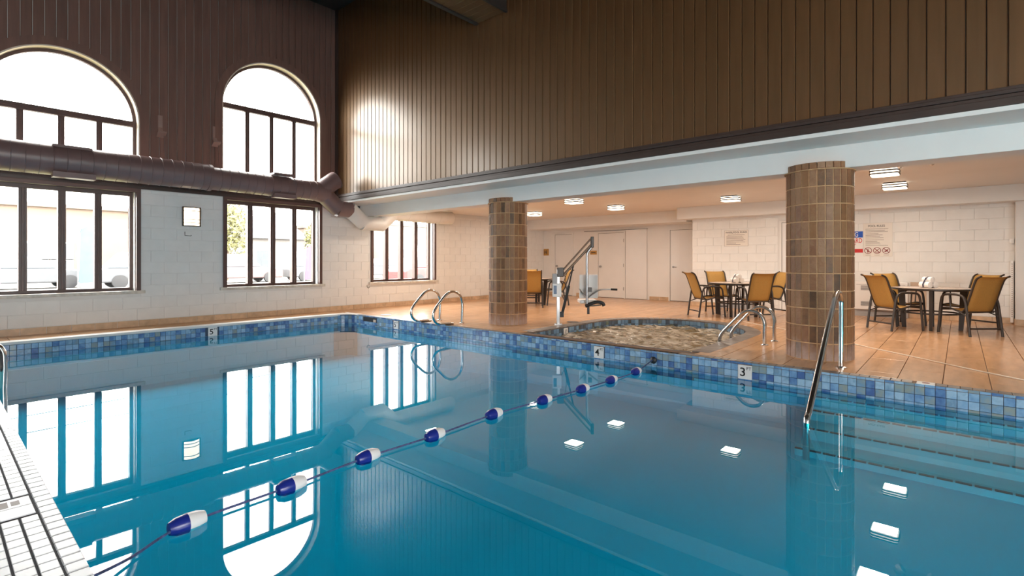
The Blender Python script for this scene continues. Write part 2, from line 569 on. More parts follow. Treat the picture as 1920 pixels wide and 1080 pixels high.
# upper boards of the window wall, each following the arch
PT = 0.1405
k = 0
x = XWD
while x > 0.3:
    a, b = x - PT + .004, x - .004
    zb0, zt0 = 2.44, ZC
    pieces = []
    hit = None
    for c, s in ARCH:
        if b > c - HW and a < c + HW: hit = (c, s)
    if hit is None:
        pieces.append([(a, zb0), (b, zb0), (b, zt0), (a, zt0)])
    else:
        c, s = hit
        low = []
        for q in range(5):
            uu = a + (b - a) * q / 4
            dx = abs(uu - c)
            low.append((uu, s + math.sqrt(max(0, HW * HW - dx * dx)) if dx < HW else s))
        pieces.append(low + [(b, zt0), (a, zt0)])
        pieces.append([(a, zb0), (b, zb0), (b, ZUB), (a, ZUB)])
        if a < c - HW: pieces.append([(a, zb0), (c - HW, zb0), (c - HW, s), (a, s)])
        if b > c + HW: pieces.append([(c + HW, zb0), (b, zb0), (b, s), (c + HW, s)])
    for pz in pieces:
        if max(p[0] for p in pz) - min(p[0] for p in pz) < .012: continue
        cc = (sum(p[0] for p in pz) / len(pz), sum(p[1] for p in pz) / len(pz))
        n = len(pz)
        sh = [(cc[0] + (p[0] - cc[0]) * (1 - .010 / .07) if abs(p[0] - cc[0]) > .03 else p[0], p[1]) for p in pz]
        vs = [(p[0], YW + .085, p[1]) for p in pz] + [(p[0], YW + .068, p[1]) for p in pz] + [(p[0], YW + .060, p[1]) for p in sh]
        fs = [tuple(range(2 * n, 3 * n))]
        for i in range(n):
            j = (i + 1) % n
            fs += [(i, j, n + j, n + i), (n + i, n + j, 2 * n + j, 2 * n + i)]
        MB().add(vs, fs).obj('board', M['woodfar'], wall)
    x -= PT

# dark fascia along the heads of the lower windows
fa = MB().box(XL, 6.9, YW - .03, YW + .06, 2.41, 2.50).box(XL, 6.9, YW - .05, YW - .03, 2.46, 2.50).obj('trim_1', M['trim'])
struct(fa, 'dark brown band above the lower windows')
# corner post where boards meet
struct(MB().box(XWD - .05, XWD + .02, YW - .0, YW + .085, 2.5, ZC).obj('trim_2', M['trim']), 'dark corner moulding between the two boarded walls')


# --- windows
def lower_window(idx, c):
    w = empty('window_%d' % idx, (c, YW, 0), kind='structure', label='four-pane brown framed window in the white block wall')
    z0, z1 = 0.63, 2.41
    cs = MB()
    t = .065
    cs.box(-HW, -HW + t, -.035, .05, z0, z1).box(HW - t, HW, -.035, .05, z0, z1).box(-HW + t, HW - t, -.035, .05, z1 - .06, z1)
    cs.obj('casing', M['frame'], w, bevel=.004)
    rv = MB()
    rv.box(-HW + .001, -HW + .076, .05, .30, z0, z1).box(HW - .076, HW - .001, .05, .30, z0, z1)
    rv.obj('jamb', M['white'], w)
    fr = MB()
    yi, yo = .16, .25
    i = HW - .075
    fr.box(-i, -i + .05, yi, yo, z0, z1).box(i - .05, i, yi, yo, z0, z1)
    fr.box(-i + .05, i - .05, yi, yo, z0, z0 + .05).box(-i + .05, i - .05, yi, yo, z1 - .12, z1)
    fr.obj('window_frame', M['frame'], w, bevel=.004)
    p = 2 * (i - .025) / 4
    for k in range(1, 4):
        xm = -(i - .025) + p * k
        m = MB().box(xm - .05, xm + .05, yi - .03, yo, z0 + .05, z1 - .12).box(xm - .016, xm + .016, yi - .045, yi - .03, z0 + .05, z1 - .12)
        m.obj('mullion', M['frame'], w, bevel=.004)
    for k in range(4):
        xa = -(i - .025) + p * k + .03
        MB().box(xa, xa + p - .06, .205, .209, z0 + .04, z1 - .11).obj('pane', M['glass'], w)
    MB().box(-HW - .06, HW + .06, -.06, .16, z0 - .055, z0).obj('window_sill', M['sill'], w, bevel=.006)
    portal((c, YW + .31, (z0 + z1) / 2), (-PI / 2, 0, 0), 2 * HW - .1, z1 - z0 - .1)


for i, c in enumerate(WIN): lower_window(i + 1, c)


def arc_strip(mb, c, s, r0, r1, y0, y1, n=36, a0=0, a1=PI):
    vs, fs = [], []
    for k in range(n + 1):
        t = a0 + (a1 - a0) * k / n
        for r in (r0, r1):
            for y in (y0, y1):
                vs.append((c + r * math.cos(t), y, s + r * math.sin(t)))
    for k in range(n):
        b = 4 * k
        for q in ((0, 1, 5, 4), (2, 6, 7, 3), (0, 4, 6, 2), (1, 3, 7, 5)):
            fs.append(tuple(b + z for z in q))
    fs += [(0, 2, 3, 1), (4 * n, 4 * n + 1, 4 * n + 3, 4 * n + 2)]
    return mb.add(vs, fs)


def arch_window(idx, c, s):
    w = empty('window_%d' % idx, (c, YW, 0), kind='structure', label='tall round-headed window with a clear half-round top above four panes')
    cs = arc_strip(MB(), 0, s, HW, HW + .13, .03, .07)
    for sg in (-1, 1): cs.box(min(sg * HW, sg * (HW + .13)), max(sg * HW, sg * (HW + .13)), .03, .07, ZUB, s)
    cs.obj('casing', M['woodfar'], w)
    rv = arc_strip(MB(), 0, s, HW - .02, HW - .001, .045, .31)
    for sg in (-1, 1): rv.box(min(sg * (HW - .02), sg * (HW - .001)), max(sg * (HW - .02), sg * (HW - .001)), .045, .31, ZUB, s)
    rv.obj('reveal', M['reveal'], w, smooth=40)
    yi, yo = .20, .27
    fr = arc_strip(MB(), 0, s, HW - .07, HW - .021, yi, yo)
    for sg in (-1, 1): fr.box(min(sg * (HW - .07), sg * (HW - .021)), max(sg * (HW - .07), sg * (HW - .021)), yi, yo, ZUB, s)
    fr.box(-HW + .07, HW - .07, yi, yo, ZUB, ZUB + .05)
    fr.obj('window_frame', M['frame'], w)
    MB().box(-HW + .06, HW - .06, yi - .02, yo, s - .05, s + .05).box(-HW + .06, HW - .06, yi - .035, yi - .02, s - .012, s + .012).obj('transom', M['frame'], w, bevel=.003)
    p = 2 * (HW - .045) / 4
    for k in range(1, 4):
        xm = -(HW - .045) + p * k
        MB().box(xm - .042, xm + .042, yi, yo, ZUB + .05, s - .05).box(xm - .012, xm + .012, yi - .015, yi, ZUB + .05, s - .05).obj('mullion', M['frame'], w, bevel=.003)
    for k in range(4):
        xa = -(HW - .045) + p * k
        MB().box(xa + .02, xa + p - .02, .234, .238, ZUB + .04, s - .02).obj('pane', M['glass'], w)
    r = HW - .06
    MB().prism([(r * math.cos(PI * k / 30), s + .02 + r * math.sin(PI * k / 30)) for k in range(31)], 'y', .234, .238).obj('pane', M['glass'], w)
    MB().box(-HW, HW, .03, .3, ZUB - .03, ZUB).obj('window_sill', M['trim'], w)
    portal((c, YW + .31, (ZUB + s + HW) / 2), (-PI / 2, 0, 0), 2 * HW, s + HW - ZUB)


for i, (c, s) in enumerate(ARCH): arch_window(4 + i, c, s)

# --- boarded wall over the beam
wr = empty('wall_right', kind='structure', label='tall wall of vertical brown boards above the white beam')
MB().box(XWD + .02, XWD + .2, YN, YW + .3, 2.506, ZC + .1).obj('wall_core', M['black'], wr)
hw = PT / 2 - .003
vs, fs = [], []
prof = [(-hw, .02), (-hw, .008), (-hw + .008, 0), (hw - .008, 0), (hw, .008), (hw, .02)]
for z in (2.66, ZC): vs += [(p[1], p[0], z) for p in prof]
fs = [(i, i + 1, 7 + i, 6 + i) for i in range(5)] + [(0, 1, 2, 3, 4, 5), (6, 7, 8, 9, 10, 11)]
bmesh_board = MB().add(vs, fs).mesh('board', M['wood'])
yy = YW + .06 - PT / 2
while yy > -1.3:
    link('board', bmesh_board, wr, (XWD, yy, 0))
    yy -= PT
MB().box(XWD, XWD + .02, YN, yy + PT / 2, 2.66, ZC).obj('board_rest', M['wood'], wr)
tr = MB()
tr.box(6.22, XWD + .02, YN, YW, 2.506, 2.575).box(6.245, XWD + .02, YN, YW, 2.575, 2.61).box(6.225, XWD + .02, YN, YW, 2.61, 2.645).box(6.26, XWD + .02, YN, YW, 2.645, 2.678)
struct(tr.obj('trim_3', M['trim'], bevel=.004), 'stepped dark moulding at the foot of the boarded wall')
# white beam and its overhang
struct(MB().box(6.235, XB, YN, YW + .006, 2.46, 2.504).obj('trim_4', M['white']), 'white underside between the boarded wall and the beam')
struct(MB().box(XB, 7.22, YN, YW + .006, 2.20, 2.504).obj('trim_5', M['white'], bevel=.006), 'long white beam carried by the brick columns')
# ceilings
struct(MB().box(7.22, 14.4, YN, 11.16, ZM, ZM + .15).obj('ceiling', M['ceil']), 'low white ceiling over the seating deck')
struct(MB().box(XL, XWD + .2, YN, 11.16, ZC, ZC + .15).obj('ceiling', M['darkceil']), 'high dark ceiling over the pool')
# dropped ceiling beam with slatted underside
cb = empty('ceiling_beam', (0, 0, 0), kind='structure', label='dark boxed ceiling beam with a boarded underside')
MB().box(XL, XWD - .005, 5.62, 6.32, 5.28, ZC).obj('beam_box', M['darkceil'], cb)
MB().box(XL, XWD - .005, 6.27, 6.34, 5.235, 5.28).box(XL, XWD - .005, 5.60, 5.64, 5.235, 5.28).obj('edge_strip', M['darkceil'], cb)
x = XWD - .01
sl = MB().box(-.068, 0, 5.645, 6.265, 5.255, 5.28).mesh('slat', M['wood'])
sl = MB().box(-.136, 0, 5.645, 6.265, 5.255, 5.279).mesh('slat', M['wood'], bevel=.004)
for k in range(30):
    link('slat', sl, cb, (x, 0, 0))
    x -= .1415

# --- back walls under the low ceiling
wb = empty('wall_back', kind='structure', label='white painted block back wall with signs')
MB().box(X2 + .002, 14.4, -5, YJ, -.3, ZM).obj('wall_core', M['mortar'], wb)
MB().box(X1, 14.4, YJ, YW + .006, -.3, ZM).obj('wall_face', M['white'], wb)
blocks(wb, 'x', X2 + .004, YEND, YJ - .004, 0.11, 2.22, [(2.15, 3.19, 0, 2.09)])
MB().box(12.8, 13.06, -5, YEND, -.01, ZM).obj('wall_pier', M['white'], wb)
struct(MB().box(12.60, X2 + .05, -5, 5.43, 2.21, ZM).obj('trim_6', M['white'], bevel=.004), 'white boxed soffit along the block wall')
struct(MB().box(13.20, X1 + .05, 5.43, YW + .006, 2.19, ZM).obj('trim_7', M['white'], bevel=.004), 'white boxed soffit above the doors')

# --- unseen walls, with openings added to let daylight in from behind
ul = MB()
hol = [(-4.2, -2.8, 0.6, 2.2)]
for a, b, c, d in wall_boxes(YN - .3, 11.16, -.3, ZC + .1, hol): ul.box(XL - .3, XL, a, b, c, d)
struct(ul.obj('wall_left', M['white']), 'white side wall with an opening added for daylight')
for h in hol: portal((XL - .3, (h[0] + h[1]) / 2, (h[2] + h[3]) / 2), (0, -PI / 2, 0), h[3] - h[2], h[1] - h[0])
un = MB()
hol = [(-2.4, 1.8, 0.6, 2.6)]
for a, b, c, d in wall_boxes(XL - .3, 14.4, -.3, ZC + .1, hol): un.box(a, b, YN - .3, YN, c, d)
struct(un.obj('wall_near', M['white']), 'white end wall with an opening added for daylight')
for h in hol: portal(((h[0] + h[1]) / 2, YN - .3, (h[2] + h[3]) / 2), (PI / 2, 0, 0), h[1] - h[0], h[3] - h[2])
struct(MB().box(14.4, 14.6, YN - .3, 11.16, -.3, ZM + .15).obj('wall_outer', M['white']), 'outer back wall')

# ================================================================ deck, pool, spa
# spa outline (inner rim): straight sides and a round end
SY0, SY1, SXC, SXF = 2.57, 5.19, 8.40, 6.42
SR = (SY1 - SY0) / 2


def spa_outline(off=0.0, n=20, xf=SXF):
    c = ((SY0 + SY1) / 2)
    r = SR + off
    pts = [(xf, c - r), (SXC, c - r)]
    for k in range(1, n): pts.append((SXC + r * math.sin(PI * k / n), c - r * math.cos(PI * k / n)))
    pts += [(SXC, c + r), (xf, c + r)]
    return pts


# deck slab with a hole for the spa
def slab_with_hole(outer, hole, z0, z1, name, m):
    bm = bmesh.new()
    def loop(ps, z): 
        vs = [bm.verts.new((p[0], p[1], z)) for p in ps]
        return [bm.edges.new((vs[i], vs[(i + 1) % len(vs)])) for i in range(len(vs))]
    e = loop(outer, z1) + loop(hole, z1)
    bmesh.ops.triangle_fill(bm, use_beauty=True, edges=e)
    r = bmesh.ops.extrude_face_region(bm, geom=bm.faces[:])
    for v in [g for g in r['geom'] if isinstance(g, bmesh.types.BMVert)]: v.co.z = z0
    bmesh.ops.recalc_face_normals(bm, faces=bm.faces)
    me = bpy.data.meshes.new(name)
    bm.to_mesh(me); bm.free()
    me.materials.append(m)
    return me


floor = empty('floor', kind='structure', label='tan tiled pool deck')
link('deck_slab', slab_with_hole([(XP + .03, YN), (X1 + .1, YN), (X1 + .1, YW + .05), (XP + .03, YW + .05)], spa_outline(.01, xf=SXF - .06), -.12, -.012, 'deck_slab', M['deckbase']), floor)
MB().box(XL, XP + .03, YP + .03, YW + .05, -.12, -.012).obj('deck_slab', M['deckbase'], floor)
# tan tiles
TW, TL = 0.338, 0.92
cut = MB().prism(spa_outline(.11, 28, xf=5.5), 'z', -1, 1)
cut_me = cut.mesh('cut', M['decktile'])
cut_o = link('cut', cut_me)
sp = [Vector(p) for p in spa_outline(.11, 28, xf=5.5)]


def near_spa(a, b, c, d):
    return a < 9.85 and c < 5.33 and d > 2.43


def tile_me(w_, l_):
    k = (round(w_, 3), round(l_, 3))
    if k not in _tiles:
        _tiles[k] = MB().box(-l_ / 2, l_ / 2, -w_ / 2, w_ / 2, -.014, 0).mesh('tile', M['decktile'], bevel=.0025)
    return _tiles[k]


_tiles = {}
rows = range(-9, 33)
for r_ in rows:
    y0 = -0.215 + r_ * TW
    y1 = min(y0 + TW, YW)
    off = (r_ * 0.37) % 1 * TL
    x = 6.22 - off
    while x < X1:
        a, b = max(x, 6.22), min(x + TL, X1 if y0 > YJ - .2 else X2)
        x += TL
        if b - a < .06: continue
        cx_, cy_ = (a + b) / 2, (y0 + y1) / 2
        if not (in_view((a, cy_, 0), 140) or in_view((b, cy_, 0), 140) or in_view((cx_, cy_, 0), 140)): continue
        if (a - 7.05) ** 2 + (cy_ - 1.28) ** 2 < 0 : continue
        o = link('tile', tile_me(y1 - y0 - .006, b - a - .004), floor, (cx_, cy_, 0))
        if near_spa(a, b, y0, y1):
            md = o.modifiers.new('b', 'BOOLEAN'); md.operation = 'DIFFERENCE'; md.object = cut_o; md.solver = 'EXACT'
            bpy.context.view_layer.update()
            dg = bpy.context.evaluated_depsgraph_get()
            me = bpy.data.meshes.new_from_object(o.evaluated_get(dg))
            o.modifiers.clear()
            if len(me.polygons) == 0:
                bpy.data.objects.remove(o)
            else:
                o.data = me
bpy.data.objects.remove(cut_o)
# pale deck strip beyond the far pool edge
x = 0.2
tm = MB().box(-.3, .3, -.30, .30, -.014, 0).mesh('tile', M['decktile'], bevel=.0025)
tm = MB().box(-.298, .298, -.292, .292, -.014, 0).mesh('tile', M['decktile'], bevel=.0025)
while x < 6.1:
    link('tile', tm, floor, (x + .3, YW - .297, 0))
    x += .6
# skirting tiles
sk = empty('baseboard_far', kind='structure', label='row of tan skirting tiles below the window wall')
sm = MB().box(-.148, .148, -.012, 0, 0, .105).mesh('tile', M['skirt'], bevel=.002)
x = 0.35
while x < X1 - .1:
    link('tile', sm, sk, (x + .15, YW + .004, 0)); x += .302
sk = empty('baseboard_back', kind='structure', label='tan skirting tiles along the back wall')
sm2 = MB().box(-.012, 0, -.148, .148, 0, .105).mesh('tile', M['skirt'], bevel=.002)
y = YEND
while y < YJ - .2:
    if not (1.95 < y + .15 < 3.35): link('tile', sm2, sk, (X2 + .002, y + .15, 0))
    y += .302
for y in (6.46, 6.77, 9.05, 9.36, 10.62): link('tile', sm2, sk, (X1 + .002, y, 0))
MB().box(12.788, 12.80, -5, YEND, 0, .105).box(12.8, 13.05, YEND, YEND + .012, 0, .105).obj('tile', M['skirt'], sk)

# near white deck with small tiles
nd = empty('floor_near', kind='structure', label='near pool edge paved with small white tiles')
MB().box(XL, XN - .002, YN, 11.0, -.25, -.004).obj('deck_slab', M['wgrout'], nd)
TA, TB = .0635, .076
wt = MB().box(-TA / 2 + .004, TA / 2 - .004, -TB / 2 + .0035, TB / 2 - .0035, -.012, 0).mesh('tile', M['wtile'], bevel=.002)
edge = MB().box(-TA / 2 + .004, TA / 2 + .004, -TB / 2 + .0035, TB / 2 - .0035, -.03, 0).mesh('tile', M['wtile'], bevel=.004)
plate = (0.205, 0.335, 3.16, 3.42)
for i in range(7):
    for j in range(80):
        cx_, cy_ = XN - TA * (i + .5), 2.0 + TB * (j + .5)
        if plate[0] - .02 < cx_ < plate[1] - .01 and plate[2] < cy_ < plate[3]: continue
        if in_view((cx_, cy_, 0), 30): link('tile', edge if i == 0 else wt, nd, (cx_, cy_, 0))
dp = empty('deck_marker', (.272, 3.29, 0), label='white flat depth marker plate set in the near tiled edge', cat='marker')
MB().box(-.058, .058, -.125, -.003, -.010, .001).box(-.058, .058, .003, .125, -.010, .001).obj('plate', M['wtile'], dp, bevel=.002)
MB().box(-.05, -.02, .02, .10, .001, .0016).box(-.01, .02, .03, .09, .001, .0016).obj('print', M['greyink'], dp)

# pool shell
ps = empty('pool_shell', kind='structure', label='blue plastered swimming pool basin')
ZF = -0.95
MB().prism([(YN, ZF - .2), (YP + .1, ZF - .2), (YP + .1, -.90), (1.4, -.56), (YN, -.56)], 'x', XN - .1, XP + .1).obj('pool_floor', M['plaster'], ps)
MB().box(XP + .012, XP + .3, YN, YP + .3, ZF, -.26).box(XN - .3, XP + .012, YP + .012, YP + .3, ZF, -.26).box(XN - .3, XN, YN, YP + .012, ZF, -.03).obj('pool_wall', M['plaster'], ps)
# tile bands: two rows of separate tiles, the thin rows above and below joined
PX = .0755
TS = .0755


def mosaic_mesh(axis, wd, ht):
    hw_, hh = wd / 2 - .002, ht / 2 - .002
    b = MB()
    if axis == 'x': b.box(-.008, .006, -hw_, hw_, -hh, hh)
    else: b.box(-hw_, hw_, -.008, .006, -hh, hh)
    return b.mesh('tile', M['mosaic'], bevel=.0022)


wpr = empty('pool_wall_right', kind='structure', label='pool wall faced with mottled blue mosaic tiles below the deck')
MB().box(XP + .004, XP + .3, YN, YP + .3, -.27, -.013).obj('wall_core', M['tgrout'], wpr)
tmx = mosaic_mesh('x', PX, TS)
MARKS = [(8.36, .045), (3.74, .075), (1.83, .075)]
R0 = YP - .34
n = int((R0 + 1.1) / PX)
thin = MB()
for i in range(n):
    cy_ = R0 - PX * (i + .5)
    skip = any(abs(cy_ - m) < .085 for m, _ in MARKS)
    skim = abs(cy_ - 9.25) < .24
    for q, cz in enumerate((-.066, -.066 - TS)):
        if (skip) or (skim and q == 0): continue
        link('tile', tmx, wpr, (XP, cy_, cz))
    if not skip or True:
        thin.box(XP - .006, XP + .01, cy_ - PX / 2 + .002, cy_ + PX / 2 - .002, -.026, -.004)
    thin.box(XP - .008, XP + .006, cy_ - PX / 2 + .002, cy_ + PX / 2 - .002, -.253, -.181)
th = thin.obj('tile_rows', M['mosaic_row'], wpr)
th['kind'] = 'stuff'
# round corner
CRN = .34
cc = (XP - CRN, YP - CRN)
for i in range(7):
    a = PI / 2 * (i + .5) / 7
    for cz in (-.066, -.066 - TS, -.066 - 2 * TS):
        link('tile', tmx, wpr, (cc[0] + CRN * math.cos(a), cc[1] + CRN * math.sin(a), cz), a)
cw = MB()
pp = [(XP + .31, YP - CRN)] + [(cc[0] + (CRN + .006) * math.cos(PI / 2 * k / 12), cc[1] + (CRN + .006) * math.sin(PI / 2 * k / 12)) for k in range(13)] + [(XP - CRN, YP + .31), (XP + .31, YP + .31)]
cw.prism(pp, 'z', ZF, -.013)
cw.obj('corner_core', M['tgrout'], wpr)
cw = MB()
pp = [(XP + .31, YP - CRN - .1)] + [(cc[0] + (CRN - .012) * math.cos(PI / 2 * k / 12), cc[1] + (CRN - .012) * math.sin(PI / 2 * k / 12)) for k in range(13)] + [(XP - CRN, YP + .31), (XP + .31, YP + .31)]
cw.prism(pp, 'z', -.013, -.001)
cw.obj('corner_coping', M['copew'], wpr)

wpf = empty('pool_wall_far', kind='structure', label='far pool wall of blue mosaic tiles under a white coping')
MB().box(XN - .3, XP - CRN, YP + .004, YP + .3, -.27, -.02).obj('wall_core', M['tgrout'], wpf)
tmy = mosaic_mesh('y', PX, TS)
n = int((XP - CRN - .25) / PX)
for i in range(n):
    cx_ = XP - CRN - PX * (i + .5)
    if abs(cx_ - 3.39) < .085: continue
    for cz in (-.081, -.081 - TS): link('tile', tmy, wpf, (cx_, YP, cz))
thin = MB()
for i in range(n):
    cx_ = XP - CRN - PX * (i + .5)
    thin.box(cx_ - PX / 2 + .002, cx_ + PX / 2 - .002, YP - .008, YP + .006, -.27, -.196)
thin.obj('tile_row', M['mosaic_row'], wpf)['kind'] = 'stuff'
MB().box(XL, XP - .02, YP - .02, YP + .17, -.042, .004).obj('coping', M['copew'], wpf, bevel=.012)

# coping of small grey-brown tiles on the right edge
cpr = empty('pool_coping', kind='structure', label='row of small grey-brown edge tiles along the pool')
CP = .0845
cpm = MB().box(-.004, .112, -CP / 2 + .0025, CP / 2 - .0025, -.013, .0015).mesh('tile', M['coping'], bevel=.003)
y = -1.1
while y < YP - CRN - .05:
    if not (2.6 < y + CP / 2 < 5.15) and not (.17 < y + CP / 2 < .31):
        link('tile', cpm, cpr, (XP, y + CP / 2, 0))
    y += CP
MB().box(XP, XP + .2, YN, YP - CRN, -.05, -.006).obj('coping_bed', M['deckbase'], cpr)
dm = empty('deck_marker', (XP + .055, .24, 0), label='small white marker tile lying in the grey edge row by the stair rail', cat='marker')
MB().box(-.055, .058, -.068, .068, -.012, .003).obj('plate', M['signw'], dm, bevel=.003)
MB().lathe([(.03, .003), (.03, .0038)], n=20).obj('print', M['maroon'], dm)

# spa
spa = empty('spa_basin', kind='structure', label='whirlpool basin lined with slate blue tiles')
so, si = spa_outline(.006, 24, SXF - .02), spa_outline(-.02, 24)
b = MB()
out2, in2 = spa_outline(.25, 24, SXF - .30), spa_outline(.006, 24, SXF - .006)
nn = len(in2)
b.prism(in2, 'z', -.95, -.9)
for i in range(nn):
    j = (i + 1) % nn
    b.add([(*in2[i], -.9), (*in2[j], -.9), (*in2[j], -.014), (*in2[i], -.014)], [(0, 1, 2, 3)])
b.obj('basin', M['tgrout'], spa)
smt = {}
path = [Vector((*p, 0)) for p in spa_outline(0, 40, SXF)]
# resample the outline at the tile pitch
L = [0]
for a, c in zip(path, path[1:]): L.append(L[-1] + (c - a).length)


def along(s):
    for i in range(len(L) - 1):
        if s <= L[i + 1]:
            t = (s - L[i]) / (L[i + 1] - L[i])
            return path[i].lerp(path[i + 1], t), (path[i + 1] - path[i]).normalized()
    return path[-1], (path[-1] - path[-2]).normalized()


st_me = MB().box(-PX / 2 + .002, PX / 2 - .002, -.006, .008, -TS / 2 + .002, TS / 2 - .002).mesh('tile', M['spatile'], bevel=.002)
s = L[1] * .35
while s < L[-1] - .04:
    p, t = along(s + PX / 2)
    for cz in (-.055, -.055 - TS):
        link('tile', st_me, spa, (p.x, p.y, cz), math.atan2(t.y, t.x))
    s += PX
# ring of two rows of grey tiles round the spa
rg = empty('spa_coping', kind='structure', label='grey tiled ring around the whirlpool')
s = 0.0
rt = MB().box(-.046, .046, .0, .108, -.013, .002).mesh('tile', M['coping'], bevel=.003)
rt2 = MB().box(-.046, .046, -.225, -.002, -.013, .002).mesh('tile', M['coping'], bevel=.003)
while s < L[-1] - .05:
    p, t = along(s + .048)
    link('tile', rt2, rg, (p.x, p.y, 0), math.atan2(t.y, t.x))
    s += .097
bd = MB()
i2, o2 = spa_outline(.004, 24, SXF), spa_outline(.222, 24, SXF)
for i in range(len(i2) - 1):
    bd.add([(*i2[i], -.008), (*i2[i + 1], -.008), (*o2[i + 1], -.008), (*o2[i], -.008)], [(0, 1, 2, 3)])
    bd.add([(*i2[i], -.05), (*i2[i + 1], -.05), (*i2[i + 1], -.008), (*i2[i], -.008)], [(0, 1, 2, 3)])
bd.obj('ring_bed', M['deckbase'], rg)
# tiled lip between pool and spa
lip = empty('spa_lip', kind='structure', label='sloping blue tiled lip between whirlpool and pool')
MB().box(XP + .005, SXF, 2.42, 5.33, -.3, -.028).obj('lip_core', M['tgrout'], lip)
lm = MB().box(0, .096, -PX / 2 + .002, PX / 2 - .002, -.012, 0).mesh('tile', M['mosaic'], bevel=.003)
lm2 = MB().box(.10, .31, -PX / 2 + .002, PX / 2 - .002, -.014, -.004).mesh('tile', M['coping'], bevel=.003)
y = 2.60
while y < 5.15:
    for q in range(3):
        o = link('tile', lm, lip, (XP + .002 + q * .1, y + PX / 2, -.006 - .004 * q))
    y += PX
# spa water, a churned surface
sw = MB()
nx, ny = 90, 72
c0 = (SY0 + SY1) / 2
rnd = random.Random(3)
from mathutils import noise as mn
idx = {}
vs, fs = [], []
for i in range(nx + 1):
    for j in range(ny + 1):
        x = SXF + (9.72 - SXF) * i / nx
        y = SY0 + (SY1 - SY0) * j / ny
        if x > SXC and (x - SXC) ** 2 + (y - c0) ** 2 > (SR + .03) ** 2: continue
        h = mn.fractal(Vector((x * 2.2, y * 4.0, 0)), 1.0, 2.0, 4) * .028 + mn.fractal(Vector((x * 7, y * 9, 3)), 1.0, 2.0, 3) * .010
        idx[i, j] = len(vs)
        vs.append((x, y, -.125 + h))
for i in range(nx):
    for j in range(ny):
        q = [(i, j), (i + 1, j), (i + 1, j + 1), (i, j + 1)]
        if all(k in idx for k in q): fs.append(tuple(idx[k] for k in q))
o = MB().add(vs, fs).obj('spa_water', M['foam'], smooth=60)
tag(o, 'churning foamy brown-green water filling the whirlpool', 'water', kind='stuff')

# steps under water
stp = empty('pool_steps', kind='structure', label='pale submerged steps with dark edge tiles')
dash = MB().box(-.018, .012, -.046, .046, -.006, .002).mesh('tile', M['stepedge'])
for (xe, zt) in ((5.90, -.222), (5.66, -.305), (5.36, -.40), (5.04, -.50)):
    MB().box(xe, XP + .05, YN, 1.10, ZF, zt).obj('tread', M['step'], stp)
    y = 1.05
    while y > -.95:
        link('tile', dash, stp, (xe + .014, y, zt)); y -= .107
# water
wm = MB()
wm.add([(XN - .001, YN, ZW), (XP - .001, YN, ZW), (XP - .001, YP - .001, ZW), (XN - .001, YP - .001, ZW)], [(0, 1, 2, 3)])
o = wm.obj('pool_water', M['water'])
tag(o, 'clear turquoise pool water mirroring the windows', 'water', kind='stuff')

# ================================================================ columns
def column(cx_, cy_, label):
    t = empty('brick_column', (cx_, cy_, 0), label=label, cat='column', group='round brick columns')
    R = .355
    NB, NR = 27, 11
    MB().lathe([(R - .0075, 0), (R - .0075, 2.199)], n=52).obj('core', M['brickmortar'], t, smooth=30)
    H = 2.2 / NR
    wd = 2 * PI * R / NB
    bm_ = MB().box(-.02, .003, -wd / 2 + .006, wd / 2 - .006, .006, H - .006).mesh('brick', M['brick'], bevel=.0035)
    for r_ in range(NR):
        for k in range(NB):
            a = 2 * PI * (k + .5) / NB
            o = link('brick', bm_, t, ((R - .006) * math.cos(a), (R - .006) * math.sin(a), r_ * H), a)
    # half bricks carried up in front of the beam face
    cap = MB().box(-.02, .006, -wd / 2 + .004, wd / 2 - .004, .004, .075).mesh('brick', M['brick'], bevel=.003)
    for k in range(NB):
        a = 2 * PI * (k + .5) / NB
        if (cx_ + R * math.cos(a)) < XB + .01:
            link('brick', cap, t, ((R - .008) * math.cos(a), (R - .008) * math.sin(a), 2.2), a)
    MB().lathe([(R + .004, 2.186), (R + .016, 2.190), (R + .016, 2.199)], n=52).obj('ledge', M['brickmortar'], t)
    poly = []
    for k in range(60):
        a = 2 * PI * k / 60
        if cx_ + (R - .02) * math.cos(a) < XB: poly.append((cx_ + (R - .02) * math.cos(a) - cx_, (R - .02) * math.sin(a)))
    MB().prism(poly, 'z', 2.2, 2.268).obj('cap_core', M['brickmortar'], t)


column(7.05, 1.27, 'brown brick column standing beside the steel stair rail and 3 FT marker')
column(7.05, 6.26, 'brown brick column farther back, between the pool ladder and the pool lift')

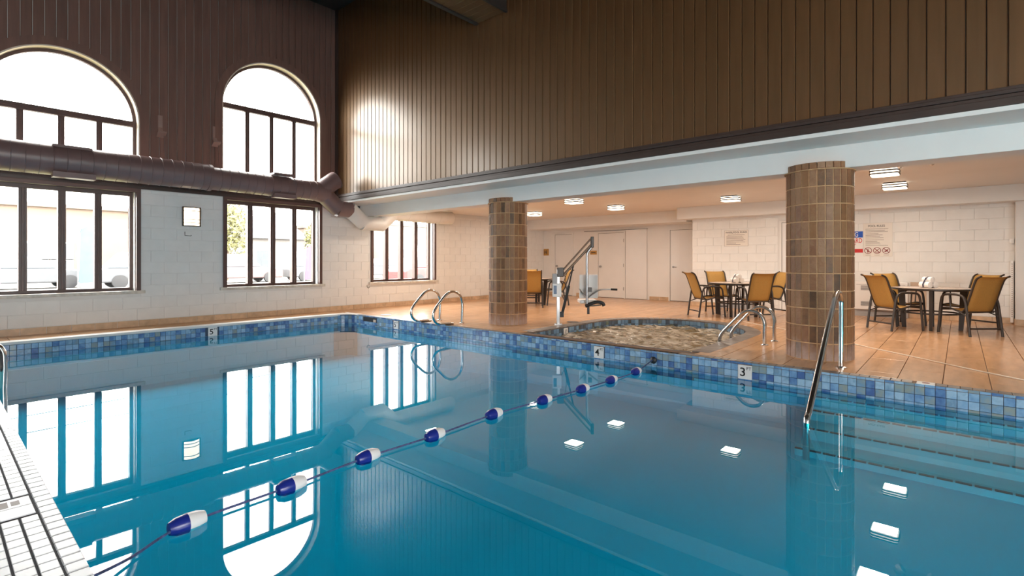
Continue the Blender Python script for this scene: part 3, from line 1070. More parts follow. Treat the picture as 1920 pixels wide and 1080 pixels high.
# ================================================================ doors on the back wall
def door(idx, X, y0, y1, zt, label, knob, lever=False, hinges=None, frame=True):
    t = empty('door_%d' % idx, (X, 0, 0), kind='structure', label=label)
    MB().box(-.012, .0, y0, y1, .012, zt).obj('door_leaf', M['door'], t, bevel=.003)
    if frame:
        f = .05
        MB().box(-.03, 0, y0 - f, y0 - .008, 0, zt + f).box(-.03, 0, y1 + .008, y1 + f, 0, zt + f).box(-.03, 0, y0 - .008, y1 + .008, zt + .008, zt + f).obj('door_frame', M['white'], t, bevel=.003)
        MB().box(-.004, .0, y0 - .008, y1 + .008, 0, .012).box(-.003, 0, y0 - .008, y0, 0, zt + .008).box(-.003, 0, y1, y1 + .008, 0, zt + .008).box(-.003, 0, y0, y1, zt, zt + .008).obj('gap', M['trim'], t)
    if knob is not None:
        h = MB().tube([(-.012, knob, .98), (-.02, knob, .98)], .032, 14).tube([(-.02, knob, .98), (-.05, knob, .98)], .012, 10)
        if lever: h.tube([(-.055, knob, .98), (-.055, knob - .11, .975)], .010, 8)
        else: h.tube([(-.045, knob, .98), (-.055, knob, .98), (-.075, knob, .98), (-.085, knob, .98)], [.018, .03, .03, .016], 14)
        h.obj('handle', M['galv'], t, smooth=40)
    for z in (hinges or []):
        MB().box(-.02, -.008, y0 - .006, y0 + .012, z - .05, z + .05).obj('hinge', M['bronze'], t)


door(1, X1, 9.68, 10.36, 2.03, 'plain white door at the far left of the back wall beside the pictogram sign', 10.28)
door(2, X1, 7.76, 8.66, 2.02, 'plain white door with three dark hinges behind the lift seat', 8.58, hinges=(.30, 1.02, 1.78))
door(3, X1, 5.38, 6.27, 2.03, 'plain white door with a lever handle left of the whirlpool rules sign', 6.18, lever=True)
door(4, X2, 2.22, 3.10, 2.03, 'plain white door half hidden by the near brick column', None)
o = MB().box(X1 - .05, X1, 6.99, 7.68, 0.01, 2.10).obj('wall_panel', M['door'], bevel=.004)
struct(o, 'flat white access panel beside the hinged door')
o = MB().box(X1 - .012, X1 - .002, 6.97, 9.2, 2.10, 2.112).obj('trim_8', M['trim'])  # thin dark brown strip along the wall face
struct(o, 'thin dark strip above the access panel')


# ================================================================ text helper
def text_mesh(body, size, m, sx=1.0):
    cu = bpy.data.curves.new('t', 'FONT')
    cu.body = body
    cu.size = size
    cu.align_x = 'CENTER'; cu.align_y = 'CENTER'
    cu.offset = size * .012
    o = bpy.data.objects.new('t', cu)
    COL.objects.link(o)
    bpy.context.view_layer.update()
    dg = bpy.context.evaluated_depsgraph_get()
    me = bpy.data.meshes.new_from_object(o.evaluated_get(dg))
    bpy.data.objects.remove(o)
    for v in me.vertices: v.co.x *= sx
    me.materials.clear()
    me.materials.append(m)
    me.name = 'lettering'
    return me


def put_text(parent, body, size, m, y, z, x=0.0, face='x', sx=1.0, depth=.0):
    """print on a plate whose face looks along -x (reader sees +y to the left) or -y"""
    me = text_mesh(body, size, m, sx)
    o = link('lettering', me, parent)
    if face == 'x':
        o.rotation_euler = (PI / 2, 0, -PI / 2)
        o.location = (x, y, z)
    else:
        o.rotation_euler = (PI / 2, 0, 0)
        o.location = (y, x, z)
    return o


# depth markers on the pool wall
def marker(loc, face, num, label, wd=.15):
    t = empty('depth_marker', loc, label=label, cat='marker', group='pool depth markers')
    h = .158
    if face == 'x':
        MB().box(-.012, .006, -wd / 2, wd / 2, -h / 2, h / 2).obj('plate', M['signw'], t, bevel=.003)
        put_text(t, num, .135, M['ink'], wd * .15, -.004, -.0130, 'x', 1.05)
        put_text(t, 'FT', .05, M['ink'], -wd * .29, .042, -.0130, 'x')
    else:
        MB().box(-wd / 2, wd / 2, -.012, .006, -h / 2, h / 2).obj('plate', M['signw'], t, bevel=.003)
        put_text(t, num, .135, M['ink'], -wd * .15, -.004, -.0130, 'y', 1.05)
        put_text(t, 'FT', .05, M['ink'], wd * .29, .042, -.0130, 'y')


marker((3.39, YP, -.121), 'y', '5', 'white 5 FT depth marker on the pool wall below the windows')
marker((XP, 8.36, -.113), 'x', '5', 'white 5 FT depth marker on the pool wall left of the ladder')
marker((XP, 3.74, -.113), 'x', '4', 'white 4 FT depth marker on the pool wall below the whirlpool')
marker((XP, 1.83, -.113), 'x', '3', 'white 3 FT depth marker on the pool wall left of the stair rail')
t = empty('depth_marker', (7.35, SY1 - .004, -.085), label='small cream depth marker on the inner whirlpool wall', cat='marker')
MB().box(-.06, .06, -.012, .002, -.06, .06).obj('plate', M['sign'], t, bevel=.003)
put_text(t, '3\'', .09, M['ink'], 0, 0, -.0130, 'y')
# skimmer
t = empty('skimmer', (XP, 9.25, -.075), label='dark skimmer mouth in the pool wall near the corner', cat='skimmer')
MB().box(-.012, .002, -.24, .24, -.045, .045).obj('mouth', M['black'], t)
MB().box(-.016, .0, -.25, -.235, -.05, .05).box(-.016, 0, .235, .25, -.05, .05).box(-.016, 0, -.235, .235, .045, .055).obj('rim', M['tgrout'], t)
MB().box(-.02, -.005, -.22, -.13, -.04, .01).obj('flap', M['beige'], t)
# floor lids
for (x, y, r, lb) in ((7.99, 5.47, .11, 'small dark round lid in the deck beside the lift'), (6.45, 9.21, .12, 'dark round lid in the deck at the far pool corner')):
    tag(MB().lathe([(r, 0), (r, .004), (r - .01, .006)], (x, y, .001), 28).obj('floor_lid', M['bronze']), lb, 'lid')


# ================================================================ steel rails
def rail(name, pts, r, label, cat, group=None, flange=None, n=5):
    t = empty(name, (0, 0, 0), label=label, cat=cat, group=group)
    MB().tube(catmull(pts, n), r, 14).obj('rail', M['steel'], t, smooth=50)
    for f in (flange or []):
        MB().lathe([(r * 2.2, 0), (r * 2.2, .006), (r * 1.3, .016)], (f[0], f[1], .002), 20).obj('flange', M['steel'], t, smooth=40)
    return t


def ladder(y, dx, label):
    pts = [(6.5 + dx, y, 0), (6.51 + dx, y, .2), (6.51 + dx, y, .38), (6.45 + dx, y, .52), (6.30 + dx, y, .59), (6.15 + dx, y, .56), (6.0 + dx, y, .44), (5.86 + dx, y, .30), (5.82 + dx, y, .19), (5.86 + dx, y, .09), (5.97 + dx, y, .035), (6.20 + dx, y, .022), (6.28 + dx, y, .012)]
    rail('ladder_rail', pts, .024, label, 'ladder rail', 'pool ladder rails', [(6.5 + dx, y)])


ladder(6.91, 0, 'bent steel pool ladder rail nearer the brick column')
ladder(7.60, .06, 'bent steel pool ladder rail nearer the window wall')
rail('stair_rail', [(6.46, .96, 0), (6.46, .96, .35), (6.46, .96, .66), (6.44, .96, .74), (6.36, .96, .80), (6.24, .96, .815), (6.11, .96, .77), (6.0, .96, .70), (5.6, .96, .40), (4.95, .96, -.10), (4.82, .96, -.20), (4.80, .96, -.50)], .026,
     'slanting polished steel stair rail dipping into the pool', 'hand rail', None, [(6.46, .96)])
sA = [(2.0, 0), (2.0, .15), (2.0, .30), (2.05, .41), (2.15, .455), (2.27, .43), (2.41, .29), (2.56, .12), (2.60, .02), (2.61, -.16)]
rail('spa_rail', [(7.50, y, z) for y, z in sA], .024, 'steel whirlpool grab rail nearer the pool', 'grab rail', 'whirlpool grab rails', [(7.50, 2.0)])
rail('spa_rail', [(7.95, y - .01, z * 1.05) for y, z in sA], .024, 'steel whirlpool grab rail nearer the dining tables', 'grab rail', 'whirlpool grab rails', [(7.95, 1.99)])
rail('ladder_rail', [(.30, 7.55, 0), (.30, 7.55, .25), (.32, 7.55, .30), (.42, 7.55, .30), (.52, 7.55, .22), (.54, 7.55, .05), (.53, 7.55, -.3)], .03, 'steel rail end at the left edge of the pool', 'ladder rail', None, [(.30, 7.55)])

# ================================================================ lane line
lane_y = 2.97
fx = [.87, 1.42, 1.97, 2.55, 3.24, 3.89, 4.49, 5.04, 5.62]
ys = [2.94, 2.97, 3.02, 3.01, 3.04, 2.99, 2.95, 2.93, 2.93]
rp = [(.405, 2.66, -.15), (.60, 2.79, -.185)]
for a, b in zip(fx, ys): rp.append((a, b, -.185))
rp.append((6.09, 2.93, -.10))
rp2 = catmull(rp, 5)
o = MB().tube(rp2, .007, 6).obj('lane_rope', M['rope'], smooth=60)
tag(o, 'thin blue and white rope stretched across the pool', 'rope')
ORD = ['first and nearest', 'second', 'third', 'fourth', 'fifth', 'sixth', 'seventh', 'eighth', 'ninth and last']
fprof = [(.012, -.088), (.030, -.082), (.044, -.05), (.048, 0)]
fA = MB().lathe(fprof, n=20).mesh('navy_half', M['navy'], smooth=40)
fB = MB().lathe([(.048, 0), (.045, .045), (.032, .082), (.012, .088)], n=20).mesh('white_half', M['plastic'], smooth=40)
for i, (a, b) in enumerate(zip(fx, ys)):
    t = empty('lane_float', (a, b, -.182), label='%s navy and white float on the lane rope, counted from the near edge' % ORD[i], cat='float', group='floats on the lane rope')
    j = min(i + 1, len(fx) - 1); k = max(i - 1, 0)
    ang = math.atan2(ys[j] - ys[k], fx[j] - fx[k])
    t.rotation_euler = (0, PI / 2, ang)
    link('navy_half', fA, t)
    link('white_half', fB, t)
o = MB().lathe([(.012, -.03), (.04, -.025), (.045, 0), (.03, .02), (.012, .026)], n=18, M=Matrix.Translation((6.075, 2.93, -.115)) @ Matrix.Rotation(-PI / 2, 4, 'Y')).obj('rope_anchor', M['black'], smooth=40)
tag(o, 'dark round rope anchor on the blue tiled pool wall', 'anchor')
# cord on the deck
o = MB().tube(catmull([(10.3, 3.3, .006), (9.2, 1.95, .006), (8.37, 1.10, .006), (7.8, .50, .006), (7.4, .10, .006), (6.9, -.46, .006), (6.5, -1.0, .006)], 6), .007, 6).obj('safety_rope', M['cord'])
tag(o, 'pale thin rope lying across the tan deck tiles', 'rope')


# ================================================================ chairs and tables
def make_chair():
    t = empty('patio_chair')
    W_ = .25
    for sg in (-1, 1):
        pts = [(-.33, sg * W_, .0), (-.29, sg * W_, .28), (-.25, sg * W_, .52), (-.20, sg * W_, .60), (-.10, sg * W_, .625), (.06, sg * W_, .62), (.14, sg * W_, .60), (.18, sg * W_, .52), (.21, sg * W_, .25), (.235, sg * W_, .0)]
        MB().tube(catmull(pts, 3), .018, 8).obj('side_frame', M['bronze'], t, smooth=50)
        q = [(.20, sg * (W_ - .035), .395), (.08, sg * (W_ - .035), .405), (-.06, sg * (W_ - .035), .375), (-.15, sg * (W_ - .035), .36), (-.205, sg * (W_ - .035), .40), (-.25, sg * (W_ - .035), .50), (-.36, sg * (W_ - .035), .80), (-.41, sg * (W_ - .035), .885), (-.475, sg * (W_ - .035), .915)]
        MB().tube(catmull(q, 3), .015, 8).obj('sling_rail', M['bronze'], t, smooth=50)
    prof = catmull([(.20, 0, .392), (.08, 0, .398), (-.06, 0, .366), (-.15, 0, .352), (-.208, 0, .40), (-.253, 0, .50), (-.362, 0, .80), (-.412, 0, .885), (-.47, 0, .913)], 4)
    wd = W_ - .04
    vs, fs = [], []
    NY = 4
    for p in prof:
        for k in range(NY + 1):
            s = -1 + 2 * k / NY
            vs.append((p.x, s * wd, p.z - .008 * (1 - s * s)))
    split = 18
    def strip(a, b):
        f = []
        for i in range(a, b):
            for k in range(NY):
                q = i * (NY + 1) + k
                f.append((q, q + 1, q + NY + 2, q + NY + 1))
        return f
    for nm, a, b in (('seat', 0, 15), ('backrest', 15, len(prof) - 1)):
        used = vs
        me = MB().add(vs, strip(a, b)).mesh(nm, M['sling'], smooth=60)
        bm = bmesh.new(); bm.from_mesh(me)
        bmesh.ops.delete(bm, geom=[v for v in bm.verts if not v.link_faces], context='VERTS')
        bmesh.ops.solidify(bm, geom=bm.faces[:], thickness=.004)
        bm.to_mesh(me); bm.free()
        link(nm, me, t)
    MB().tube([(-.315, -W_, .12), (-.315, W_, .12)], .013, 8).obj('stretcher', M['bronze'], t)
    MB().tube([(-.19, -W_, .36), (-.19, W_, .36)], .012, 8).obj('stretcher', M['bronze'], t)
    MB().tube([(.19, -W_, .375), (.19, W_, .375)], .012, 8).obj('stretcher', M['bronze'], t)
    for sg in (-1, 1):
        MB().tube([(-.29, sg * W_, .30), (-.10, sg * (W_ - .03), .36)], .009, 6).obj('brace', M['bronze'], t)
        MB().tube([(.03, sg * W_, .62), (.03, sg * (W_ - .02), .40)], .010, 6).obj('arm_post', M['bronze'], t)
    return t


def make_table():
    t = empty('patio_table')
    R = .56
    MB().lathe([(R - .012, .672), (R - .012, .690), (R - .02, .693)], n=48).obj('table_top', M['table'], t, smooth=30)
    vs, fs = [], []
    n = 48
    for k in range(n):
        a = 2 * PI * k / n
        for (r, z) in ((R - .014, .662), (R + .006, .666), (R + .006, .688), (R - .014, .694)):
            vs.append((r * math.cos(a), r * math.sin(a), z))
    for k in range(n):
        j = (k + 1) % n
        for q in range(4):
            q2 = (q + 1) % 4
            fs.append((4 * k + q, 4 * j + q, 4 * j + q2, 4 * k + q2))
    MB().add(vs, fs).obj('rim', M['bronze'], t, smooth=40)
    lm_ = MB().prism([(.34, 0), (.40, 0), (.46, .66), (.36, .66)], 'y', -.022, .022).mesh('leg', M['bronze'], bevel=.004)
    for k in range(4): link('leg', lm_, t, (0, 0, 0), k * PI / 2)
    MB().box(-.40, .40, -.012, .012, .635, .66).box(-.012, .012, -.40, .40, .632, .66).obj('cross_bar', M['bronze'], t)
    vs, fs = [], []
    for k in range(24):
        a = 2 * PI * k / 24
        for (r, z) in ((.355, .26), (.375, .26), (.375, .285), (.355, .285)): vs.append((r * math.cos(a), r * math.sin(a), z))
    for k in range(24):
        j = (k + 1) % 24
        for q in range(4): fs.append((4 * k + q, 4 * j + q, 4 * j + (q + 1) % 4, 4 * k + (q + 1) % 4))
    MB().add(vs, fs).obj('ring', M['bronze'], t)
    return t


chair0, table0 = make_chair(), make_table()
used = [False, False]


def put(proto, i, loc, rz, label, cat, group):
    o = proto if not used[i] else copy_tree(proto)
    used[i] = True
    o.location = loc
    o.rotation_euler = (0, 0, rz)
    tag(o, label, cat, group)


SETS = [((11.20, .36), 0, 'table beside the right-hand wall, next to the near brick column'),
        ((11.20, 3.52), 0, 'table below the whirlpool rules sign'),
        ((10.49, 8.50), -.05, 'far table behind the lift')]
POS = [['near left chair', 'near right chair', 'rear right chair', 'rear left chair']] * 3
DIAG = [(-1, 1), (-1, -1), (1, -1), (1, 1)]
LBL = [
    ['ochre sling chair front left at the table right of the near column', 'ochre sling chair front right at the table right of the near column', 'ochre sling chair back right at the table right of the near column', 'ochre sling chair back left at the table right of the near column'],
    ['ochre sling chair front left at the table under the whirlpool rules sign', 'ochre sling chair front right at the table under the whirlpool rules sign', 'ochre sling chair back right at the table under the whirlpool rules sign', 'ochre sling chair back left at the table under the whirlpool rules sign'],
    ['ochre sling chair left of the far table, mostly hidden by the brick column', 'ochre sling chair with its back to the pool, just right of the farther column', 'ochre sling chair at the far table seen behind the lift mast', 'ochre sling chair behind the far table, only its top edge showing']]
for si_, ((cx_, cy_), da, _) in enumerate(SETS):
    put(table0, 1, (cx_, cy_, 0), 0 if si_ < 2 else .3, ['round dark-rimmed patio table right of the near brick column', 'round dark-rimmed patio table under the whirlpool rules sign', 'round dark-rimmed patio table half hidden behind the farther column'][si_], 'table', 'patio tables')
    for k, (dx, dy) in enumerate(DIAG):
        a = math.atan2(dy, dx) + (da if si_ < 2 else 0)
        if si_ == 2:
            a = math.atan2(-.67, -.74) + [PI * 1.5, 0, PI / 2, PI][k]
        D = .62
        jit = [0.04, -.05, .06, -.03][k]
        put(chair0, 0, (cx_ + D * math.cos(a), cy_ + D * math.sin(a), 0), a + PI + jit, LBL[si_][k], 'chair', 'sling chairs around the tables')


# rolled towels on two tables
def towel_roll(x, y, label, dx=0.0):
    t = empty('towel_roll', (x, y, .694), .9, label=label, cat='towel')
    def roll(cx_, cz, r, l, rz=0):
        b = MB()
        b.tube([(-l / 2 - .004, cx_, cz), (-l / 2, cx_, cz), (l / 2, cx_, cz), (l / 2 + .004, cx_, cz)], [r * .8, r, r, r * .8], 16)
        return b
    roll(-.055, .052, .052, .16).obj('lower_roll', M['towel'], t, smooth=50)
    roll(.055, .052, .052, .16).obj('lower_roll', M['towel'], t, smooth=50)
    roll(0, .135, .05, .15).obj('upper_roll', M['towel'], t, smooth=50)
    b = MB()
    ring = []
    for k in range(25):
        a = 2 * PI * k / 24
        ring.append((0, .116 * math.cos(a), .092 + .096 * math.sin(a) if math.sin(a) > 0 else .092 + .09 * math.sin(a)))
    vs, fs = [], []
    hull = [(.105, .01), (.112, .055), (.098, .092), (.045, .172), (0, .19), (-.045, .172), (-.098, .092), (-.112, .055), (-.105, .01)]
    for (yy_, zz_) in hull:
        vs += [(-.012, yy_, zz_), (.012, yy_, zz_)]
    for i in range(len(hull) - 1): fs.append((2 * i, 2 * i + 1, 2 * i + 3, 2 * i + 2))
    MB().add(vs, fs).obj('ribbon', M['ribbon'], t)


towel_roll(11.1, .40, 'white rolled towels tied with a dark ribbon on the right-hand table')
towel_roll(11.15, 3.50, 'white rolled towels tied with a dark ribbon on the table under the rules sign')

# ================================================================ pool lift
BX, BY = 7.54, 5.48
d0 = RY * BX + RX * BY
lift = empty('pool_lift', (BX, BY, 0), math.atan2(-RY, RX), label='steel pool lift with slanted boom and hanging white seat', cat='pool lift')


def LP(px, py, dep=0.0):
    """point of the lift: local x to the right, y away, z up"""
    return ((px - 1046) / FPX * d0, dep, CAM_H - (py - HOR) / FPX * d0)


b = MB()
b.box(-.03, .03, -.03, .03, .0, 1.0)
b.obj('mast', M['galv'], lift, bevel=.006)
MB().box(-.07, .07, -.07, .07, 0, .012).obj('base_plate', M['galv'], lift)
MB().box(-.105, -.02, -.05, .05, .72, .92).obj('battery_box', M['grille'], lift, bevel=.006)
cbx = MB().box(-.11, .05, -.105, -.031, .50, .74).obj('control_box', M['plastic'], lift, bevel=.01)
MB().box(-.09, -.035, -.108, -.104, .555, .705).obj('screen', M['screen'], cbx)
b = MB().tube([LP(1050, 512), LP(1107, 448)], .016, 8).tube([LP(1056, 516), LP(1110, 457)], .022, 8)
b.obj('boom', M['boom'], lift, smooth=50)
MB().box(-.02, .10, -.04, .04, .86, 1.03).obj('pivot_bracket', M['bronze'], lift, bevel=.01)
e = LP(1109, 452)
MB().box(e[0] - .02, e[0] + .035, -.035, .035, e[2] - .12, e[2] + .08).obj('end_bracket', M['bronze'], lift, bevel=.01)
b = MB().tube(catmull([LP(1111, 460), LP(1107, 466), LP(1101, 474), LP(1100, 484), LP(1100, 520), LP(1100, 572)], 4), .024, 10)
b.obj('hanger_tube', M['galv'], lift, smooth=50)
b = MB().tube([LP(1075, 495), LP(1066, 536)], .014, 8).tube([LP(1066, 536), LP(1053, 590)], .026, 8)
b.box(.03, .10, -.03, .03, .13, .23)
b.obj('actuator', M['black'], lift, smooth=50)
MB().tube(catmull([LP(1050, 548, .05), LP(1060, 570, .06), LP(1054, 588, .05), LP(1062, 540, .06), LP(1056, 505, .05)], 5), .006, 6).obj('cable', M['black'], lift)
# seat: curved shell leaning behind the tube
sx0, sx1 = LP(1087, 0)[0], LP(1122, 0)[0]
zt, zb = LP(0, 515)[2], LP(0, 560)[2]
poly = []
for k in range(12):
    t_ = -1 + 2 * k / 11
    poly.append(((sx0 + sx1) / 2 + t_ * (sx1 - sx0) / 2, .09 + .05 * (1 - t_ * t_)))
poly2 = [(p[0], p[1] + .035) for p in poly][::-1]
seat = MB().prism(poly + poly2, 'z', zb, zt).obj('seat_back', M['plastic'], lift, bevel=.012)
MB().box((sx0 + sx1) / 2 - .05, (sx0 + sx1) / 2 + .05, .02, .10, zb + .12, zb + .20).obj('seat_mount', M['bronze'], lift)
MB().box(sx0 + .01, sx1 - .01, .10, .46, zb - .10, zb - .03).obj('seat_pan', M['plastic'], lift, bevel=.02)
MB().tube(catmull([LP(1100, 556, .03), LP(1092, 550, .05), LP(1087, 542, .12)], 5), .012, 8).obj('arm_rest', M['galv'], lift, smooth=50)
b = MB().tube(catmull([LP(1102, 558, .0), LP(1112, 550, -.03), LP(1124, 543, -.06), LP(1140, 542, -.08), LP(1145, 542, -.08)], 5), .013, 8)
ar = b.obj('arm_rest', M['galv'], lift, smooth=50)
MB().tube([LP(1143, 542, -.08), LP(1155, 542.5, -.085)], .019, 8).obj('grip', M['black'], ar)
MB().tube(catmull([LP(1097, 574, 0), LP(1106, 570, -.02), LP(1118, 566, -.04), LP(1128, 568, -.05), LP(1131, 573, -.05)], 5), .032, 8).obj('foot_rest', M['black'], lift, smooth=50)
MB().tube(catmull([LP(1098, 574, 0), LP(1112, 573, -.02), LP(1126, 571, -.05)], 4), .012, 8).obj('foot_bar', M['galv'], lift)
MB().box(LP(1101, 0)[0] - .008, LP(1104, 0)[0] + .006, -.02, .0, LP(0, 589)[2], LP(0, 574)[2]).obj('strap', M['black'], lift)


# ================================================================ duct
def duct_seg(t, name, pts, r, m, seams=True, n=28, lip=None):
    o = MB().tube(pts, r, n).obj(name, m, t, smooth=40)
    return o


dt = empty('air_duct', (0, 0, 0), label='long round plum painted air duct below the arched windows, turning white under the beam', cat='duct')
YD = 10.40
duct_seg(dt, 'duct_tube', [(XL + .02, YD, 2.70), (3.44, YD, 2.68)], .235, M['duct'])
duct_seg(dt, 'duct_tube', [(3.42, YD, 2.672), (5.50, YD, 2.645), (5.75, YD, 2.60)], .208, M['duct'])
for i in range(70):
    x = 5.45 - i * .155
    if x < .5: break
    r = .235 if x < 3.42 else .208
    z = 2.70 - .02 * (x - XL) / 6.64 if x < 3.42 else 2.672 - .027 * (x - 3.42) / 2.08
    MB().tube([(x - .004, YD, z), (x, YD, z), (x + .004, YD, z)], [r - .002, r + .008, r - .002], 28, caps=False).obj('seam_ring', M['duct'], dt, smooth=60)
MB().tube([(3.39, YD, 2.678), (3.45, YD, 2.677)], .245, 28).obj('collar', M['duct'], dt, smooth=40)
duct_seg(dt, 'elbow_stub', [(5.55, YD, 2.62), (5.90, YD - .02, 2.90), (5.96, YD - .02, 2.93)], .19, M['duct'])
MB().tube([(5.955, YD - .02, 2.925), (5.965, YD - .02, 2.932)], .198, 28).obj('end_cap', M['duct'], dt)
duct_seg(dt, 'elbow', [(5.52, YD, 2.64), (5.70, YD, 2.58), (6.03, YD, 2.30)], .185, M['duct'])
duct_seg(dt, 'elbow', [(6.00, YD, 2.315), (6.33, YD, 2.30)], .178, M['duct'])
duct_seg(dt, 'white_elbow', [(6.30, YD, 2.325), (6.68, YD, 2.02)], .175, M['ductw'])
duct_seg(dt, 'white_elbow', [(6.62, YD, 2.03), (7.20, YD, 2.02)], .165, M['ductw'])
duct_seg(dt, 'white_elbow', [(7.12, YD, 2.0), (7.50, YD, 2.31)], .165, M['ductw'])
duct_seg(dt, 'white_tube', [(7.42, YD, 2.30), (9.40, YD, 2.30)], .165, M['ductw'])
for x in (7.9, 8.4, 8.9, 9.38):
    MB().tube([(x - .005, YD, 2.30), (x, YD, 2.30), (x + .005, YD, 2.30)], [.163, .171, .163], 28, caps=False).obj('seam_ring', M['ductw'], dt)
for (xa, xb) in ((1.25, 1.72), (4.55, 4.95)):
    MB().box(xa, xb, YD - .16, YD + .08, 2.675 + .195, 2.675 + .235).obj('grille_box', M['duct'], dt)
    MB().box(xa, xb + .04, YD - .2, YD - .02, 2.675 - .262, 2.675 - .18).obj('grille_box', M['duct'], dt)


# ================================================================ wall things
def sconce(x, label):
    t = empty('wall_sconce', (x, YW, 1.975), label=label, cat='wall lamp')
    MB().box(-.15, .15, -.03, -.002, -.18, .18).obj('back_plate', M['lampmetal'], t, bevel=.004)
    vs = []
    pr = [(-.13 + .26 * k / 12, -.03 - .07 * math.sin(PI * k / 12)) for k in range(13)]
    MB().prism(pr, 'z', -.165, .165).obj('shade', M['diffw'], t, smooth=40)
    for z in (-.175, -.115, -.055, .105, .155 - .03 + .045):
        p2 = [(-.14 + .28 * k / 12, -.03 - .079 * math.sin(PI * k / 12)) for k in range(13)]
        th_ = .016 if abs(z) > .16 else .011
        MB().prism(p2, 'z', z - th_ / 2, z + th_ / 2).obj('band', M['lampmetal'], t)
    MB().box(-.15, -.132, -.06, -.03, -.18, .18).box(.132, .15, -.06, -.03, -.18, .18).obj('side_bar', M['lampmetal'], t)


sconce(3.275, 'lit rectangular wall lamp with thin dark bands between the windows')
t = MB().tube([(3.17, YW - .02, 1.69), (3.17, YW - .02, 1.62), (3.26, YW - .05, 1.615), (3.265, YW - .05, 1.63)], .006, 6).obj('wall_hook', M['bronze'])
tag(t, 'small bent metal hook on the wall below the lamp', 'hook')
t = MB().tube(catmull([(7.06, YW - .01, .56), (7.05, YW - .03, .52), (7.08, YW - .04, .49), (7.12, YW - .03, .52)], 4), .006, 6).obj('wall_hook', M['bronze'])
tag(t, 'small curled hook below the left corner of the far window', 'hook')
for (x, z, lb) in ((2.80, 3.58, 'bent plum speaker bracket on the boards beside the left arched window'), (3.70, 3.56, 'bent plum speaker bracket on the boards left of the right arched window')):
    t = empty('wall_bracket', (x, YW + .06, z), label=lb, cat='bracket')
    MB().prism([(0, .20), (-.03, .20), (-.03, -.02), (-.10, -.15), (-.07, -.17), (0, -.04)], 'x', -.04, .03).obj('arm', M['bracket'], t, bevel=.003)
    MB().prism([(-.03, -.20), (-.17, -.13), (-.165, -.105), (-.02, -.175)], 'x', -.07, .06).obj('shelf', M['bracket'], t, bevel=.003)
    MB().tube(catmull([(.04, -.08, -.17), (.05, -.06, -.3), (.06, -.05, -.48), (.10, -.04, -.72)], 4), .006, 6).obj('wire', M['duct'], t)

# ceiling lamps
LAMPS = [((9.25, 6.30), 'lit ceiling lamp in front of the door with hinges, nearer the pool'), ((11.05, 6.30), 'lit ceiling lamp above the lift, nearer the back doors'), ((11.05, 3.60), 'lit ceiling lamp above the table under the rules sign'),
         ((9.25, .83), 'lit ceiling lamp right of the near column, larger of the pair'), ((11.05, .85), 'lit ceiling lamp right of the near column, smaller of the pair'), ((11.05, 8.83), 'lit ceiling lamp showing at the edge of the farther column'),
         ((7.78, .82), 'ceiling lamp behind the beam, seen mirrored at the bottom right of the pool'), ((7.78, 9.20), 'ceiling lamp behind the beam near the window wall, seen mirrored in the pool')]


def rrect(a, b, r, n=5):
    out = []
    for (cx_, cy_, t0) in ((a - r, b - r, 0), (-a + r, b - r, PI / 2), (-a + r, -b + r, PI), (a - r, -b + r, 1.5 * PI)):
        for k in range(n + 1): out.append((cx_ + r * math.cos(t0 + PI / 2 * k / n), cy_ + r * math.sin(t0 + PI / 2 * k / n)))
    return out


for i, ((x, y), lb) in enumerate(LAMPS):
    t = empty('ceiling_lamp', (x, y, ZM), label=lb, cat='ceiling lamp', group='ceiling lamps over the deck')
    MB().prism(rrect(.15, .16, .02), 'z', -.02, 0).obj('mount', M['lampmetal'], t)
    MB().prism(rrect(.15, .165, .05), 'z', -.105, -.02).obj('diffuser', M['diff'], t, smooth=40)
    for z in (-.045, -.085):
        MB().prism(rrect(.164, .179, .06), 'z', z - .009, z + .009).obj('band', M['lampmetal'], t)
    ld = bpy.data.lights.new('lamp_light', 'AREA'); ld.shape = 'SQUARE'; ld.size = .3; ld.energy = 19; ld.color = (1, .84, .68); ld.spread = PI
    lo = bpy.data.objects.new('lamp_light', ld); COL.objects.link(lo); lo.parent = t; lo.location = (0, 0, -.112)
# twin-head emergency lamp
t = empty('emergency_light', (8.2, .42, ZM), label='twin-headed emergency light on the low ceiling just behind the beam', cat='emergency light')
MB().box(-.06, .06, -.10, .10, -.11, 0).obj('housing', M['beige'], t, bevel=.01)
for sg in (-1, 1):
    MB().lathe([(.03, -.05), (.055, 0), (.06, .05), (.05, .06)], n=18, M=Matrix.Translation((-.02, sg * .17, -.10)) @ Matrix.Rotation(sg * -.9, 4, 'X') @ Matrix.Rotation(PI, 4, 'X')).obj('lamp_head', M['beige'], t, smooth=40)

# signs on the back wall
XS = X2 - .008
t = empty('rules_sign', (XS, 4.12, 1.70), label='cream whirlpool rules sign with lines of print on the block wall', cat='sign')
MB().box(-.008, .002, -.28, .28, -.19, .20).obj('plate', M['sign'], t, bevel=.003)
put_text(t, 'WHIRLPOOL RULES', .062, M['ink'], 0, .145, -.0086, 'x', .92)
pr = MB()
rl = random.Random(5)
for k in range(9):
    z = .085 - k * .029
    l = rl.uniform(.22, .46) if k else .40
    y1_ = .23 if k else .20
    pr.box(-.0088, -.008, y1_ - l, y1_, z - .005, z + .004)
pr.obj('print_lines', M['greyink'], t)
MB().box(-.009, -.008, -.28, .28, -.19, -.186).box(-.009, -.008, -.28, .28, .196, .20).box(-.009, -.008, -.28, -.276, -.19, .2).box(-.009, -.008, .276, .28, -.19, .2).obj('border', M['greyink'], t)

